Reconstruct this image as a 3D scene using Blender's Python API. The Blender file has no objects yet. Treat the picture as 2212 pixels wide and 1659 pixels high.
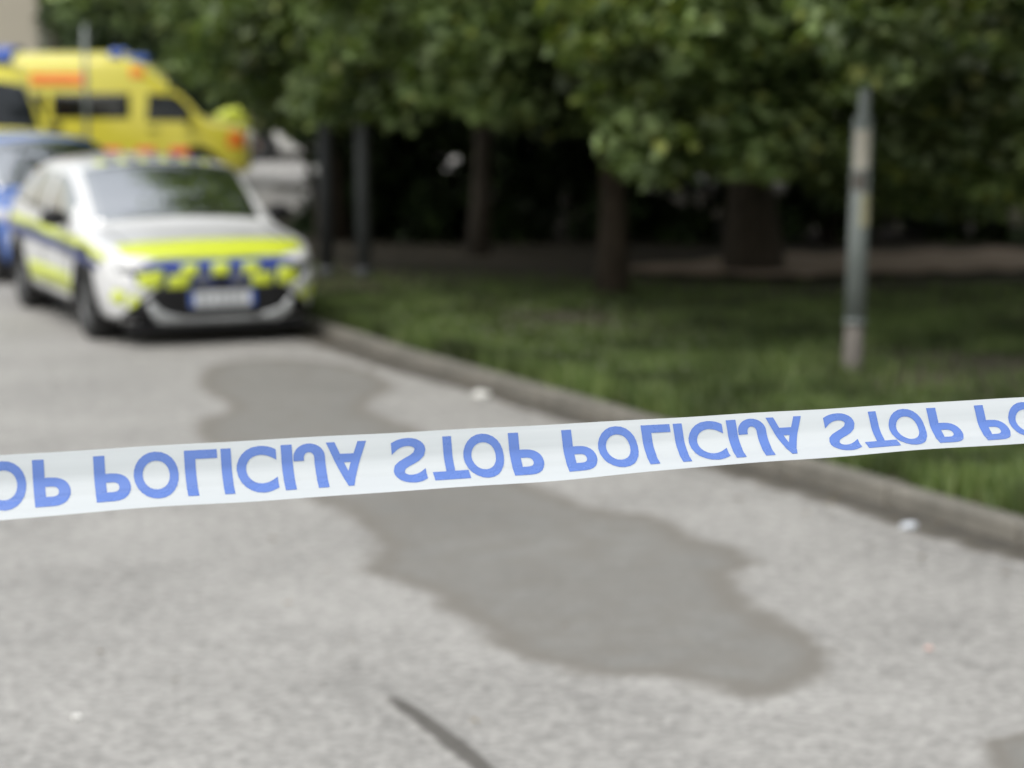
import bpy, bmesh, math, random
import numpy as np
from mathutils import Vector, Matrix
from mathutils.bvhtree import BVHTree

R = math.radians
rnd = random.Random(7)
rng = np.random.default_rng(11)
scene = bpy.context.scene
COL = scene.collection

# ------------------------------------------------------------------ camera, sky, sun, exposure
CAM_H, FPX, W0, H0 = 1.69, 4600.0, 2212.0, 1659.0
PITCH = math.atan((H0 / 2 - 290.0) / FPX)
cam = bpy.data.cameras.new('camera')
cam_ob = bpy.data.objects.new('camera', cam)
COL.objects.link(cam_ob)
cam_ob.location = (0, 0, CAM_H)
cam_ob.rotation_euler = (math.pi / 2 - PITCH, 0, 0)
cam.sensor_width = 36.0
cam.lens = 36.0 * FPX / W0
cam.clip_start = 0.05
cam.clip_end = 2000
cam.dof.use_dof = True
cam.dof.focus_distance = 2.9
cam.dof.aperture_fstop = 3.15
scene.camera = cam_ob

world = bpy.data.worlds.new('World')
scene.world = world
world.use_nodes = True
wn, wl = world.node_tree.nodes, world.node_tree.links
bg = wn['Background']
sky = wn.new('ShaderNodeTexSky')
sky.sky_type = 'NISHITA'
sky.sun_disc = False
SUN_AZ, SUN_EL = R(215), R(58)          # clockwise from +Y: behind and left of the camera
sky.sun_elevation = SUN_EL
sky.sun_rotation = SUN_AZ
sky.dust_density = 4.0
sky.air_density = 2.4
hsv = wn.new('ShaderNodeHueSaturation')  # cloud cover: a greyer sky
hsv.inputs['Saturation'].default_value = 0.34
wl.new(sky.outputs[0], hsv.inputs['Color'])
wl.new(hsv.outputs[0], bg.inputs['Color'])
bg.inputs['Strength'].default_value = 0.15

sun = bpy.data.lights.new('sun', 'SUN')
sun.energy = 0.7
sun.angle = R(30)
sun.color = (1.0, 0.95, 0.90)
sun_ob = bpy.data.objects.new('sun', sun)
COL.objects.link(sun_ob)
sdir = Vector((math.sin(SUN_AZ) * math.cos(SUN_EL), math.cos(SUN_AZ) * math.cos(SUN_EL), math.sin(SUN_EL)))
sun_ob.rotation_euler = sdir.to_track_quat('Z', 'Y').to_euler()
sun_ob.location = sdir * 60

scene.view_settings.view_transform = 'Standard'
scene.view_settings.look = 'None'
scene.view_settings.gamma = 1.0
scene.view_settings.exposure = 0.5
scene.view_settings.use_curve_mapping = False
scene.render.engine = 'CYCLES'
scene.cycles.use_denoising = True
scene.cycles.max_bounces = 8
scene.cycles.transparent_max_bounces = 8
scene.cycles.sample_clamp_indirect = 6.0

# ------------------------------------------------------------------ geometry of the place
def slope(y):
    """height of the road: level near the camera, climbing gently past the white car"""
    t = max(0.0, y - 15.0)
    return 0.035 * t * t / (t + 4.0)

def slope_np(y):
    t = np.maximum(0.0, y - 15.0)
    return 0.035 * t * t / (t + 4.0)

KDIR = Vector((-0.383, 0.924, 0)).normalized()
KA = Vector((2.087, 8.666, 0.0))                   # a point at the foot of the kerb
def _ss(a, b, v):
    t = np.clip((v - a) / (b - a), 0, 1)
    return t * t * (3 - 2 * t)

def land(x, y):
    """height of the land: as the road, but the verge stays flatter away from the kerb"""
    off = (x - KA.x) * KDIR.y - (y - KA.y) * KDIR.x
    return slope_np(np.asarray(y, float)) * (1 - 0.75 * _ss(0.6, 5.0, off) * (1 - _ss(30.0, 37.0, y)))

def ray(px, py):
    cx, cy = (px - W0 / 2) / FPX, (H0 / 2 - py) / FPX
    return Vector((cx, math.cos(PITCH) + cy * math.sin(PITCH), cy * math.cos(PITCH) - math.sin(PITCH)))

def at(px, py, y):
    """point at forward distance y"""
    d = ray(px, py)
    return Vector((0, 0, CAM_H)) + d * (y / d.y)

def on_ground(px, py, lift=0.0):
    d = ray(px, py)
    y = 12.0
    for _ in range(60):
        z = float(land(d.x * y / d.y, y)) + lift
        y2 = (CAM_H - z) / (-d.z) * d.y
        y = 0.5 * y + 0.5 * min(y2, 60.0)
    p = Vector((0, 0, CAM_H)) + d * (y / d.y)
    p.z = float(land(p.x, p.y)) + lift
    return p

# ------------------------------------------------------------------ small helpers
def link(o, parent=None):
    COL.objects.link(o)
    if parent is not None:
        o.parent = parent
    return o

def tag(o, label=None, category=None, group=None, kind=None):
    if label: o['label'] = label
    if category: o['category'] = category
    if group: o['group'] = group
    if kind: o['kind'] = kind
    return o

def empty(name, loc=(0, 0, 0), rz=0.0):
    o = bpy.data.objects.new(name, None)
    o.empty_display_size = 0.2
    o.location = loc
    o.rotation_euler = (0, 0, rz)
    return link(o)

def obj_bm(name, bm, material, parent=None, smooth=False):
    me = bpy.data.meshes.new(name)
    bm.normal_update()
    bm.to_mesh(me)
    bm.free()
    if material: me.materials.append(material)
    if smooth:
        me.polygons.foreach_set('use_smooth', [True] * len(me.polygons))
    return link(bpy.data.objects.new(name, me), parent)

def obj_py(name, verts, faces, material, parent=None, smooth=False):
    me = bpy.data.meshes.new(name)
    me.from_pydata([tuple(v) for v in verts], [], faces)
    me.update()
    if material: me.materials.append(material)
    if smooth:
        me.polygons.foreach_set('use_smooth', [True] * len(me.polygons))
    return link(bpy.data.objects.new(name, me), parent)

def add_box(bm, c, s, rot=None):
    m = Matrix.Translation(c)
    if rot is not None: m = m @ rot.to_4x4()
    m = m @ Matrix.Diagonal((s[0], s[1], s[2], 1))
    return bmesh.ops.create_cube(bm, size=1.0, matrix=m)['verts']

def bevel(o, w, seg=2):
    m = o.modifiers.new('bevel', 'BEVEL')
    m.width = w; m.segments = seg; m.limit_method = 'ANGLE'
    return o

def add_tube(bm, pts, radii, n=10, cap=True):
    rings = []
    pts = [Vector(p) for p in pts]
    for i, p in enumerate(pts):
        d = (pts[min(i + 1, len(pts) - 1)] - pts[max(i - 1, 0)]).normalized()
        a = d.orthogonal().normalized() if abs(d.z) < 0.95 else (Vector((0, 1, 0)).cross(d)).normalized()
        b = d.cross(a)
        rings.append([bm.verts.new(p + (a * math.cos(2 * math.pi * k / n) + b * math.sin(2 * math.pi * k / n)) * radii[i]) for k in range(n)])
    for i in range(len(rings) - 1):
        for k in range(n):
            try: bm.faces.new((rings[i][k], rings[i][(k + 1) % n], rings[i + 1][(k + 1) % n], rings[i + 1][k]))
            except ValueError: pass
    if cap:
        bm.faces.new(list(reversed(rings[0])))
        bm.faces.new(rings[-1])

def add_lathe(bm, prof, axis='y', n=32, closed=False):
    """prof: (radius, along) pairs turned about an axis through the origin"""
    rings = []
    for r, a in prof:
        ring = []
        for k in range(n):
            t = 2 * math.pi * k / n
            c, s = r * math.cos(t), r * math.sin(t)
            ring.append(bm.verts.new((c, a, s) if axis == 'y' else (c, s, a)))
        rings.append(ring)
    m = len(rings)
    for i in range(m if closed else m - 1):
        A, B = rings[i], rings[(i + 1) % m]
        for k in range(n):
            bm.faces.new((A[k], A[(k + 1) % n], B[(k + 1) % n], B[k]))

# ------------------------------------------------------------------ materials
def new_mat(name):
    m = bpy.data.materials.new(name)
    m.use_nodes = True
    nt = m.node_tree
    return m, nt.nodes, nt.links, nt.nodes['Principled BSDF']

def plain(name, col, rough=0.5, metal=0.0, coat=0.0, spec=0.5, dirt=0.12, scale=6.0):
    """colour with a little procedural soiling and uneven gloss"""
    m, n, l, b = new_mat(name)
    tc = n.new('ShaderNodeTexCoord')
    ns = n.new('ShaderNodeTexNoise'); ns.inputs['Scale'].default_value = scale; ns.inputs['Detail'].default_value = 5
    l.new(tc.outputs['Object'], ns.inputs['Vector'])
    mx = n.new('ShaderNodeMix'); mx.data_type = 'RGBA'
    mx.inputs[6].default_value = (*[c * (1 - dirt) for c in col], 1)
    mx.inputs[7].default_value = (*[min(1, c * (1 + dirt)) for c in col], 1)
    l.new(ns.outputs['Fac'], mx.inputs[0])
    l.new(mx.outputs[2], b.inputs['Base Color'])
    mr = n.new('ShaderNodeMapRange')
    mr.inputs['To Min'].default_value = max(0.02, rough * 0.75); mr.inputs['To Max'].default_value = min(1, rough * 1.25)
    l.new(ns.outputs['Fac'], mr.inputs['Value']); l.new(mr.outputs[0], b.inputs['Roughness'])
    b.inputs['Metallic'].default_value = metal
    b.inputs['Coat Weight'].default_value = coat
    b.inputs['Coat Roughness'].default_value = 0.06
    b.inputs['Specular IOR Level'].default_value = spec
    return m

def ramp(n, stops):
    r = n.new('ShaderNodeValToRGB')
    e = r.color_ramp.elements
    while len(e) < len(stops): e.new(0.5)
    for i, (p, c) in enumerate(stops):
        e[i].position = p; e[i].color = (*c, 1)
    return r

WORN = (0.145, 0.455, 1.0, (1.0, 0.98, 0.94))
def asph_color(n, l, tc, vo, lo, hi, grit, tint):
    sep = n.new('ShaderNodeSeparateColor'); l.new(vo.outputs['Color'], sep.inputs[0])
    big = n.new('ShaderNodeTexNoise'); big.inputs['Scale'].default_value = 0.9; big.inputs['Detail'].default_value = 8; big.inputs['Roughness'].default_value = 0.62
    l.new(tc.outputs['Object'], big.inputs['Vector'])
    mid = n.new('ShaderNodeTexNoise'); mid.inputs['Scale'].default_value = 24.0; mid.inputs['Detail'].default_value = 5
    l.new(tc.outputs['Object'], mid.inputs['Vector'])
    a1 = n.new('ShaderNodeMath'); a1.operation = 'MULTIPLY'; a1.inputs[1].default_value = 0.36 * grit
    l.new(sep.outputs[0], a1.inputs[0])
    a2 = n.new('ShaderNodeMath'); a2.operation = 'MULTIPLY_ADD'; a2.inputs[1].default_value = 0.55 + 0.2 * (1 - grit)
    l.new(big.outputs['Fac'], a2.inputs[0]); l.new(a1.outputs[0], a2.inputs[2])
    a3 = n.new('ShaderNodeMath'); a3.operation = 'MULTIPLY_ADD'; a3.inputs[1].default_value = 0.34 + 0.15 * (1 - grit)
    l.new(mid.outputs['Fac'], a3.inputs[0]); l.new(a2.outputs[0], a3.inputs[2])
    rp = ramp(n, [(0.2, tuple(lo * t for t in tint)), (1.0, tuple(hi * t for t in tint))])
    l.new(a3.outputs[0], rp.inputs[0])
    return rp.outputs[0]

def asphalt(name, lo, hi, grit=1.0, tint=(1.0, 0.98, 0.905), feather=False, rim=None):
    """worn asphalt; with feather the look runs out into the worn road where the mesh attribute 'wear' falls to 0"""
    m, n, l, b = new_mat(name)
    tc = n.new('ShaderNodeTexCoord')
    vo = n.new('ShaderNodeTexVoronoi'); vo.inputs['Scale'].default_value = 40.0
    l.new(tc.outputs['Object'], vo.inputs['Vector'])
    col = asph_color(n, l, tc, vo, lo, hi, grit, tint)
    if feather:
        base = asph_color(n, l, tc, vo, *WORN)
        at_ = n.new('ShaderNodeAttribute'); at_.attribute_name = 'wear'
        ns = n.new('ShaderNodeTexNoise'); ns.inputs['Scale'].default_value = 5.0; ns.inputs['Detail'].default_value = 6
        l.new(tc.outputs['Object'], ns.inputs['Vector'])
        ad = n.new('ShaderNodeMath'); ad.operation = 'MULTIPLY_ADD'; ad.inputs[1].default_value = 0.8; ad.inputs[2].default_value = -0.40
        l.new(ns.outputs['Fac'], ad.inputs[0])
        sm = n.new('ShaderNodeMath'); sm.operation = 'ADD'
        l.new(at_.outputs['Fac'], sm.inputs[0]); l.new(ad.outputs[0], sm.inputs[1])
        mr = n.new('ShaderNodeMapRange'); mr.interpolation_type = 'SMOOTHSTEP'
        mr.inputs['From Min'].default_value = 0.28; mr.inputs['From Max'].default_value = 0.72
        l.new(sm.outputs[0], mr.inputs['Value'])
        # a dusty brown rim where the patch has worn through
        if rim:
            rr = n.new('ShaderNodeMapRange'); rr.inputs['From Min'].default_value = 0.75; rr.inputs['From Max'].default_value = 1.25
            l.new(sm.outputs[0], rr.inputs['Value'])
            mx0 = n.new('ShaderNodeMix'); mx0.data_type = 'RGBA'; mx0.inputs[6].default_value = (*rim, 1)
            l.new(rr.outputs[0], mx0.inputs[0]); l.new(col, mx0.inputs[7]); col = mx0.outputs[2]
        mx = n.new('ShaderNodeMix'); mx.data_type = 'RGBA'
        l.new(mr.outputs[0], mx.inputs[0]); l.new(base, mx.inputs[6]); l.new(col, mx.inputs[7]); col = mx.outputs[2]
    l.new(col, b.inputs['Base Color'])
    b.inputs['Roughness'].default_value = 0.85
    b.inputs['Specular IOR Level'].default_value = 0.25
    bp = n.new('ShaderNodeBump'); bp.inputs['Strength'].default_value = 0.5; bp.inputs['Distance'].default_value = 0.006
    l.new(vo.outputs['Distance'], bp.inputs['Height']); l.new(bp.outputs[0], b.inputs['Normal'])
    return m

def leaf_mat(name, dark, light, young, trans=0.35, young_at=0.93, rough=0.5):
    m, n, l, b = new_mat(name)
    g = n.new('ShaderNodeNewGeometry')
    rp = ramp(n, [(0.0, dark), (0.6, light), (young_at, light), (1.0, young)])
    l.new(g.outputs['Random Per Island'], rp.inputs[0])
    tc = n.new('ShaderNodeTexCoord')
    ns = n.new('ShaderNodeTexNoise'); ns.inputs['Scale'].default_value = 1.3; ns.inputs['Detail'].default_value = 3
    l.new(tc.outputs['Object'], ns.inputs['Vector'])
    mr = n.new('ShaderNodeMapRange'); mr.inputs['From Min'].default_value = 0.35; mr.inputs['From Max'].default_value = 0.65
    mr.inputs['To Min'].default_value = 0.38; mr.inputs['To Max'].default_value = 1.6
    l.new(ns.outputs['Fac'], mr.inputs['Value'])
    vm = n.new('ShaderNodeVectorMath'); vm.operation = 'SCALE'
    l.new(rp.outputs[0], vm.inputs[0]); l.new(mr.outputs[0], vm.inputs['Scale'])
    rp = vm
    l.new(rp.outputs[0], b.inputs['Base Color'])
    b.inputs['Roughness'].default_value = rough
    b.inputs['Specular IOR Level'].default_value = 0.4
    t = n.new('ShaderNodeBsdfTranslucent')
    br = n.new('ShaderNodeMix'); br.data_type = 'RGBA'; br.blend_type = 'MULTIPLY'; br.inputs[0].default_value = 1.0
    br.inputs[7].default_value = (1.25, 1.3, 0.5, 1)
    l.new(rp.outputs[0], br.inputs[6]); l.new(br.outputs[2], t.inputs['Color'])
    mx = n.new('ShaderNodeMixShader'); mx.inputs[0].default_value = trans
    l.new(b.outputs[0], mx.inputs[1]); l.new(t.outputs[0], mx.inputs[2])
    l.new(mx.outputs[0], n['Material Output'].inputs['Surface'])
    return m

def bark_mat(name, lo, hi):
    m, n, l, b = new_mat(name)
    tc = n.new('ShaderNodeTexCoord')
    mp = n.new('ShaderNodeMapping'); mp.inputs['Scale'].default_value = (9, 9, 1.6)
    l.new(tc.outputs['Object'], mp.inputs['Vector'])
    ns = n.new('ShaderNodeTexNoise'); ns.inputs['Scale'].default_value = 3; ns.inputs['Detail'].default_value = 8
    l.new(mp.outputs[0], ns.inputs['Vector'])
    rp = ramp(n, [(0.3, lo), (0.75, hi)])
    l.new(ns.outputs['Fac'], rp.inputs[0]); l.new(rp.outputs[0], b.inputs['Base Color'])
    b.inputs['Roughness'].default_value = 0.9
    bp = n.new('ShaderNodeBump'); bp.inputs['Strength'].default_value = 0.8; bp.inputs['Distance'].default_value = 0.03
    l.new(ns.outputs['Fac'], bp.inputs['Height']); l.new(bp.outputs[0], b.inputs['Normal'])
    return m

def soil_mat(name, stops, scale=0.6):
    m, n, l, b = new_mat(name)
    tc = n.new('ShaderNodeTexCoord')
    a = n.new('ShaderNodeTexNoise'); a.inputs['Scale'].default_value = scale; a.inputs['Detail'].default_value = 9; a.inputs['Roughness'].default_value = 0.65
    l.new(tc.outputs['Object'], a.inputs['Vector'])
    rp = ramp(n, stops)
    l.new(a.outputs['Fac'], rp.inputs[0]); l.new(rp.outputs[0], b.inputs['Base Color'])
    b.inputs['Roughness'].default_value = 0.95
    f = n.new('ShaderNodeTexNoise'); f.inputs['Scale'].default_value = 40; f.inputs['Detail'].default_value = 4
    l.new(tc.outputs['Object'], f.inputs['Vector'])
    bp = n.new('ShaderNodeBump'); bp.inputs['Strength'].default_value = 0.6; bp.inputs['Distance'].default_value = 0.03
    l.new(f.outputs['Fac'], bp.inputs['Height']); l.new(bp.outputs[0], b.inputs['Normal'])
    return m

M = {}
M['asphalt'] = asphalt('worn_asphalt', *WORN)
M['asphalt_patch'] = asphalt('patch_asphalt', 0.12, 0.305, 0.7, (1.0, 1.0, 0.96), True, (0.185, 0.175, 0.158))
M['tar'] = asphalt('tar_seal', 0.075, 0.15, 0.5, (1.0, 0.95, 0.88), True)
M['gutter'] = asphalt('gutter_grit', 0.025, 0.085, 0.8, (1.0, 0.95, 0.86), True, (0.10, 0.092, 0.078))
M['kerb'] = soil_mat('kerb_concrete', [(0.3, (0.12, 0.115, 0.10)), (0.7, (0.25, 0.235, 0.205))], 2.5)
M['soil'] = soil_mat('verge_soil', [(0.30, (0.045, 0.038, 0.026)), (0.55, (0.07, 0.058, 0.04)), (0.75, (0.10, 0.08, 0.06))], 0.8)
M['path'] = soil_mat('path_dirt', [(0.3, (0.30, 0.225, 0.17)), (0.7, (0.44, 0.34, 0.26))], 1.5)
M['far_ground'] = soil_mat('far_turf', [(0.3, (0.04, 0.06, 0.02)), (0.7, (0.08, 0.10, 0.035))], 0.4)
M['grass'] = leaf_mat('grass_blades', (0.045, 0.08, 0.018), (0.115, 0.16, 0.052), (0.21, 0.24, 0.11), 0.3, 0.85)
M['leaf'] = leaf_mat('maple_leaves', (0.045, 0.08, 0.024), (0.17, 0.23, 0.09), (0.25, 0.28, 0.07), 0.34, 0.90, 0.45)
M['leaf_young'] = leaf_mat('young_maple_leaves', (0.05, 0.085, 0.022), (0.13, 0.18, 0.04), (0.21, 0.24, 0.05), 0.40, 0.8)
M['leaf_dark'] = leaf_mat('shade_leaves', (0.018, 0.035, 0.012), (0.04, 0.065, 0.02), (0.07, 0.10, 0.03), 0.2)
M['bark'] = bark_mat('brown_bark', (0.028, 0.021, 0.015), (0.085, 0.064, 0.046))
M['bark_grey'] = bark_mat('grey_bark', (0.032, 0.027, 0.021), (0.10, 0.083, 0.066))

# ------------------------------------------------------------------ the setting
def kerb_pt(t, off=0.0):
    n = Vector((KDIR.y, -KDIR.x, 0))               # towards the verge
    p = KA + KDIR * t + n * off
    return Vector((p.x, p.y, 0))
T_END = (33.0 - KA.y) / KDIR.y
def kerb_path(off=0.0):
    """the kerb's foot: straight along the road, then rounding right into the side street"""
    pts = [kerb_pt(t, off) for t in np.arange(-9.0, T_END, 1.0)]
    c = kerb_pt(T_END, 4.0)
    a0 = math.atan2(-KDIR.x, -KDIR.y) if False else None
    nvec = Vector((KDIR.y, -KDIR.x, 0))
    start = math.atan2(-nvec.y, -nvec.x)
    for k in range(0, 9):
        a = start - k / 8 * (start - math.pi / 2)
        pts.append(c + Vector((math.cos(a), math.sin(a), 0)) * (4.0 - off))
    last = pts[-1]
    for k in range(1, 40):
        pts.append(Vector((last.x + k * 1.0, last.y, 0)))
    return pts

def sheet(name, x0, x1, y0, y1, nx, ny, lift, material, kind='structure', zf=None):
    xs, ys = np.linspace(x0, x1, nx), np.linspace(y0, y1, ny)
    v = [(x, y, float(land(x, y)) + lift) for y in ys for x in xs]
    f = [(j * nx + i, j * nx + i + 1, (j + 1) * nx + i + 1, (j + 1) * nx + i) for j in range(ny - 1) for i in range(nx - 1)]
    o = obj_py(name, v, f, material, smooth=True)
    o['kind'] = kind
    return o

tag(sheet('ground', -400, 400, -120, 900, 9, 256, -0.35, M['far_ground']), 'wide turf ground reaching the horizon below the street', 'ground')
# far land flattens out behind the trees: the road sheet carries the street itself
tag(sheet('road', -22, 40, -14, 52, 63, 200, 0.0, M['asphalt']), 'worn pale grey asphalt road climbing to a side street', 'road')

KERB_H = 0.10
def strip(name, inner, outer, z0, z1, material):
    v, f = [], []
    for a, b in zip(inner, outer):
        v += [(a.x, a.y, slope(a.y) + z0), (b.x, b.y, slope(b.y) + z1)]
    for i in range(len(inner) - 1):
        f.append((2 * i, 2 * i + 1, 2 * i + 3, 2 * i + 2))
    return obj_py(name, v, f, material)

# verge: one sheet from the back of the kerb to behind the hedge
vp = kerb_path(0.13)
vv, vf = [], []
NV = 26
for i, p in enumerate(vp):
    for j in range(NV):
        q = j / (NV - 1)
        tgt = Vector((34.0, max(-8.0, min(36.5, p.y * 0.9 + 3)), 0))
        w = q ** 1.4
        x, y = p.x + (tgt.x - p.x) * w, p.y + (tgt.y - p.y) * w
        edge = min(1.0, q * 6)
        z = float(land(x, y)) + KERB_H - 0.015 + edge * (0.02 + 0.03 * math.sin(x * 0.9 + y * 0.5) * math.cos(y * 0.7))
        vv.append((x, y, z))
for i in range(len(vp) - 1):
    for j in range(NV - 1):
        a = i * NV + j
        vf.append((a, a + 1, a + NV + 1, a + NV))
verge = obj_py('verge', vv, vf, M['soil'], smooth=True)
tag(verge, 'bare brown soil and turf verge under the trees', 'ground', kind='structure')

# kerb: single stones in a row
kp = kerb_path(0.0)
kb = empty('kerb'); tag(kb, 'low concrete kerb between the road and the grass verge', 'kerb', kind='structure')
bm = bmesh.new()
add_box(bm, (0, 0, 0), (0.985, 0.13, KERB_H + 0.1))
base = obj_bm('kerb_stone', bm, M['kerb'], kb)
bevel(base, 0.018, 2)
first = True
for i in range(len(kp) - 1):
    a, b = kp[i], kp[i + 1]
    d = (b - a)
    if a.y < 0.5 or a.x > 14: continue
    o = base if first else base.copy()
    if not first: link(o, kb)
    first = False
    mid = (a + b) / 2 + Vector((d.y, -d.x, 0)).normalized() * 0.065
    o.location = (mid.x, mid.y, slope(mid.y) + (KERB_H - 0.1) / 2 + rnd.uniform(-0.006, 0.004))
    o.rotation_euler = (rnd.uniform(-0.01, 0.01), -math.atan2(slope(b.y) - slope(a.y), d.length), math.atan2(d.y, d.x) + rnd.uniform(-0.006, 0.006))
    o.scale = (d.length, 1, 1)

def wear(o, vals):
    at_ = o.data.attributes.new('wear', 'FLOAT', 'POINT')
    at_.data.foreach_set('value', vals)
    return o

# gutter: a line of grit at the kerb's foot that thins out into the road
v, f, wv = [], [], []
ts = np.arange(-8.5, T_END - 3, 0.2)
for i, t in enumerate(ts):
    wdt = 0.24 + 0.06 * math.sin(t * 0.9) + 0.03 * math.sin(t * 2.7 + 1)
    for k, (o_, z_, w_) in enumerate(((0.002, 0.010, 1.0), (-0.07, 0.007, 1.0), (-0.07 - wdt * 0.45, 0.005, 0.65), (-0.07 - wdt, 0.004, 0.0))):
        p = kerb_pt(t, o_)
        v.append((p.x, p.y, slope(p.y) + z_)); wv.append(w_)
    if i:
        for k in range(3): f.append((4 * i - 4 + k, 4 * i - 3 + k, 4 * i + 1 + k, 4 * i + k))
gu = wear(obj_py('gutter_grit', v, f, M['gutter']), wv)
tag(gu, 'dark band of grit and dirt along the foot of the kerb', 'dirt', kind='stuff')

def ground_shape(name, pix, lift, material, label, category, inset=0.19, sub=5):
    pts = [on_ground(x, y, lift) for x, y in pix]
    n = len(pts)
    out = []
    for i in range(n):
        p0, p1, p2, p3 = pts[i - 1], pts[i], pts[(i + 1) % n], pts[(i + 2) % n]
        for k in range(sub):
            t = k / sub
            q = 0.5 * ((2 * p1) + (p2 - p0) * t + (2 * p0 - 5 * p1 + 4 * p2 - p3) * t * t + (3 * p1 - p0 - 3 * p2 + p3) * t ** 3)
            out.append(Vector((q.x, q.y, 0)))
    # a fine net over the outline; 'wear' runs from 0 outside to 1 inside across the soft edge
    P = np.array([(q.x, q.y) for q in out]); Q = np.roll(P, -1, axis=0)
    h = max(0.02, inset * 0.4)
    x0, y0 = P.min(0) - inset; x1, y1 = P.max(0) + inset
    nx, ny = int((x1 - x0) / h) + 2, int((y1 - y0) / h) + 2
    gx, gy = np.meshgrid(x0 + np.arange(nx) * h, y0 + np.arange(ny) * h)
    X = np.stack([gx.ravel(), gy.ravel()], 1)
    dist = np.full(len(X), 1e9); ins = np.zeros(len(X), bool)
    for p_, q_ in zip(P, Q):
        ed = q_ - p_
        t = np.clip(((X - p_) @ ed) / max(1e-9, ed @ ed), 0, 1)
        dist = np.minimum(dist, np.linalg.norm(X - (p_ + t[:, None] * ed), axis=1))
        c = ((p_[1] > X[:, 1]) != (q_[1] > X[:, 1]))
        with np.errstate(divide='ignore', invalid='ignore'):
            xi = (q_[0] - p_[0]) * (X[:, 1] - p_[1]) / (q_[1] - p_[1]) + p_[0]
        ins ^= c & (X[:, 0] < xi)
    sd = np.where(ins, dist, -dist)
    w = np.clip(0.5 + sd / (1.6 * inset), 0, 1)
    keep = sd > -0.85 * inset
    idx = -np.ones(len(X), int)
    kg = keep.reshape(ny, nx)
    cell = kg[:-1, :-1] | kg[1:, :-1] | kg[:-1, 1:] | kg[1:, 1:]
    use = np.zeros((ny, nx), bool)
    use[:-1, :-1] |= cell; use[1:, :-1] |= cell; use[:-1, 1:] |= cell; use[1:, 1:] |= cell
    u = use.ravel(); idx[u] = np.arange(u.sum())
    zz = slope_np(X[:, 1]) + 0.0012 + (lift - 0.0012) * _ss(0.0, 0.5, w)      # the sheet thins out at its rim
    J, I = np.nonzero(cell)
    f00 = J * nx + I
    faces = np.stack([idx[f00], idx[f00 + 1], idx[f00 + nx + 1], idx[f00 + nx]], 1)
    o = obj_py(name, np.column_stack([X[u], zz[u]]).tolist(), faces.tolist(), material, smooth=True)
    wear(o, w[u].tolist())
    return tag(o, label, category, kind='structure')

ground_shape('asphalt_patch', [(455, 790), (610, 775), (760, 790), (850, 830), (800, 880), (900, 925), (1030, 990), (1180, 1055), (1320, 1105), (1420, 1112),
    (1500, 1160), (1600, 1188), (1625, 1215), (1592, 1262), (1640, 1310), (1735, 1365), (1800, 1410), (1770, 1460), (1680, 1500), (1590, 1505),
    (1480, 1470), (1290, 1458), (1130, 1420), (1040, 1372), (985, 1330), (920, 1285), (840, 1250), (780, 1222), (815, 1180), (760, 1125),
    (650, 1060), (560, 1010), (440, 950), (430, 910), (500, 880), (440, 840)], 0.004, M['asphalt_patch'],
    'long darker smooth repair patch in the pale asphalt', 'asphalt patch')
ground_shape('tar_seam', [(832, 1500), (870, 1508), (920, 1540), (985, 1590), (1060, 1650), (1100, 1700), (1060, 1700), (1010, 1650), (945, 1600), (900, 1560), (850, 1525)],
    0.006, M['tar'], 'thin dark tar seam running across the pale asphalt', 'tar seam', 0.035)
ground_shape('tar_stain', [(2120, 1600), (2170, 1590), (2260, 1575), (2300, 1620), (2290, 1700), (2180, 1700), (2140, 1650)],
    0.006, M['asphalt_patch'], 'small dark worn stain on pale asphalt apart from the long patch', 'stain', 0.10)

# path behind the verge
pv, pf = [], []
for i, px in enumerate(np.linspace(1300, 2700, 36)):
    up = 548 - (px - 1680) * 0.022 + 4 * math.sin(i * 1.7)
    lo = 597 - (px - 1680) * 0.030 + 4 * math.sin(i * 2.3 + 1)
    k_ = min(1.0, 0.06 + (px - 1300) / 420); mid_ = 0.5 * (up + lo); up, lo = mid_ + (up - mid_) * k_, mid_ + (lo - mid_) * k_  # left end narrows to stand in for the path fading into shade
    a, b = on_ground(px, up, KERB_H + 0.06), on_ground(px, lo, KERB_H + 0.06)
    pv += [a, b]
    if i: pf.append((2 * i - 2, 2 * i - 1, 2 * i + 1, 2 * i))
tag(obj_py('path', pv, pf, M['path']), 'pinkish brown dirt path crossing behind the grass', 'path', kind='structure')

# far side of the side street
far = []
tag(sheet('far_verge', -60, 60, 51.5, 90, 13, 40, 0.10, M['far_ground']), 'turf verge on the far side of the side street', 'ground')
tag(sheet('near_side_verge', -60, -13.2, -14, 52, 4, 120, 0.08, M['far_ground']), 'turf verge on the other side of the road', 'ground')

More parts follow.
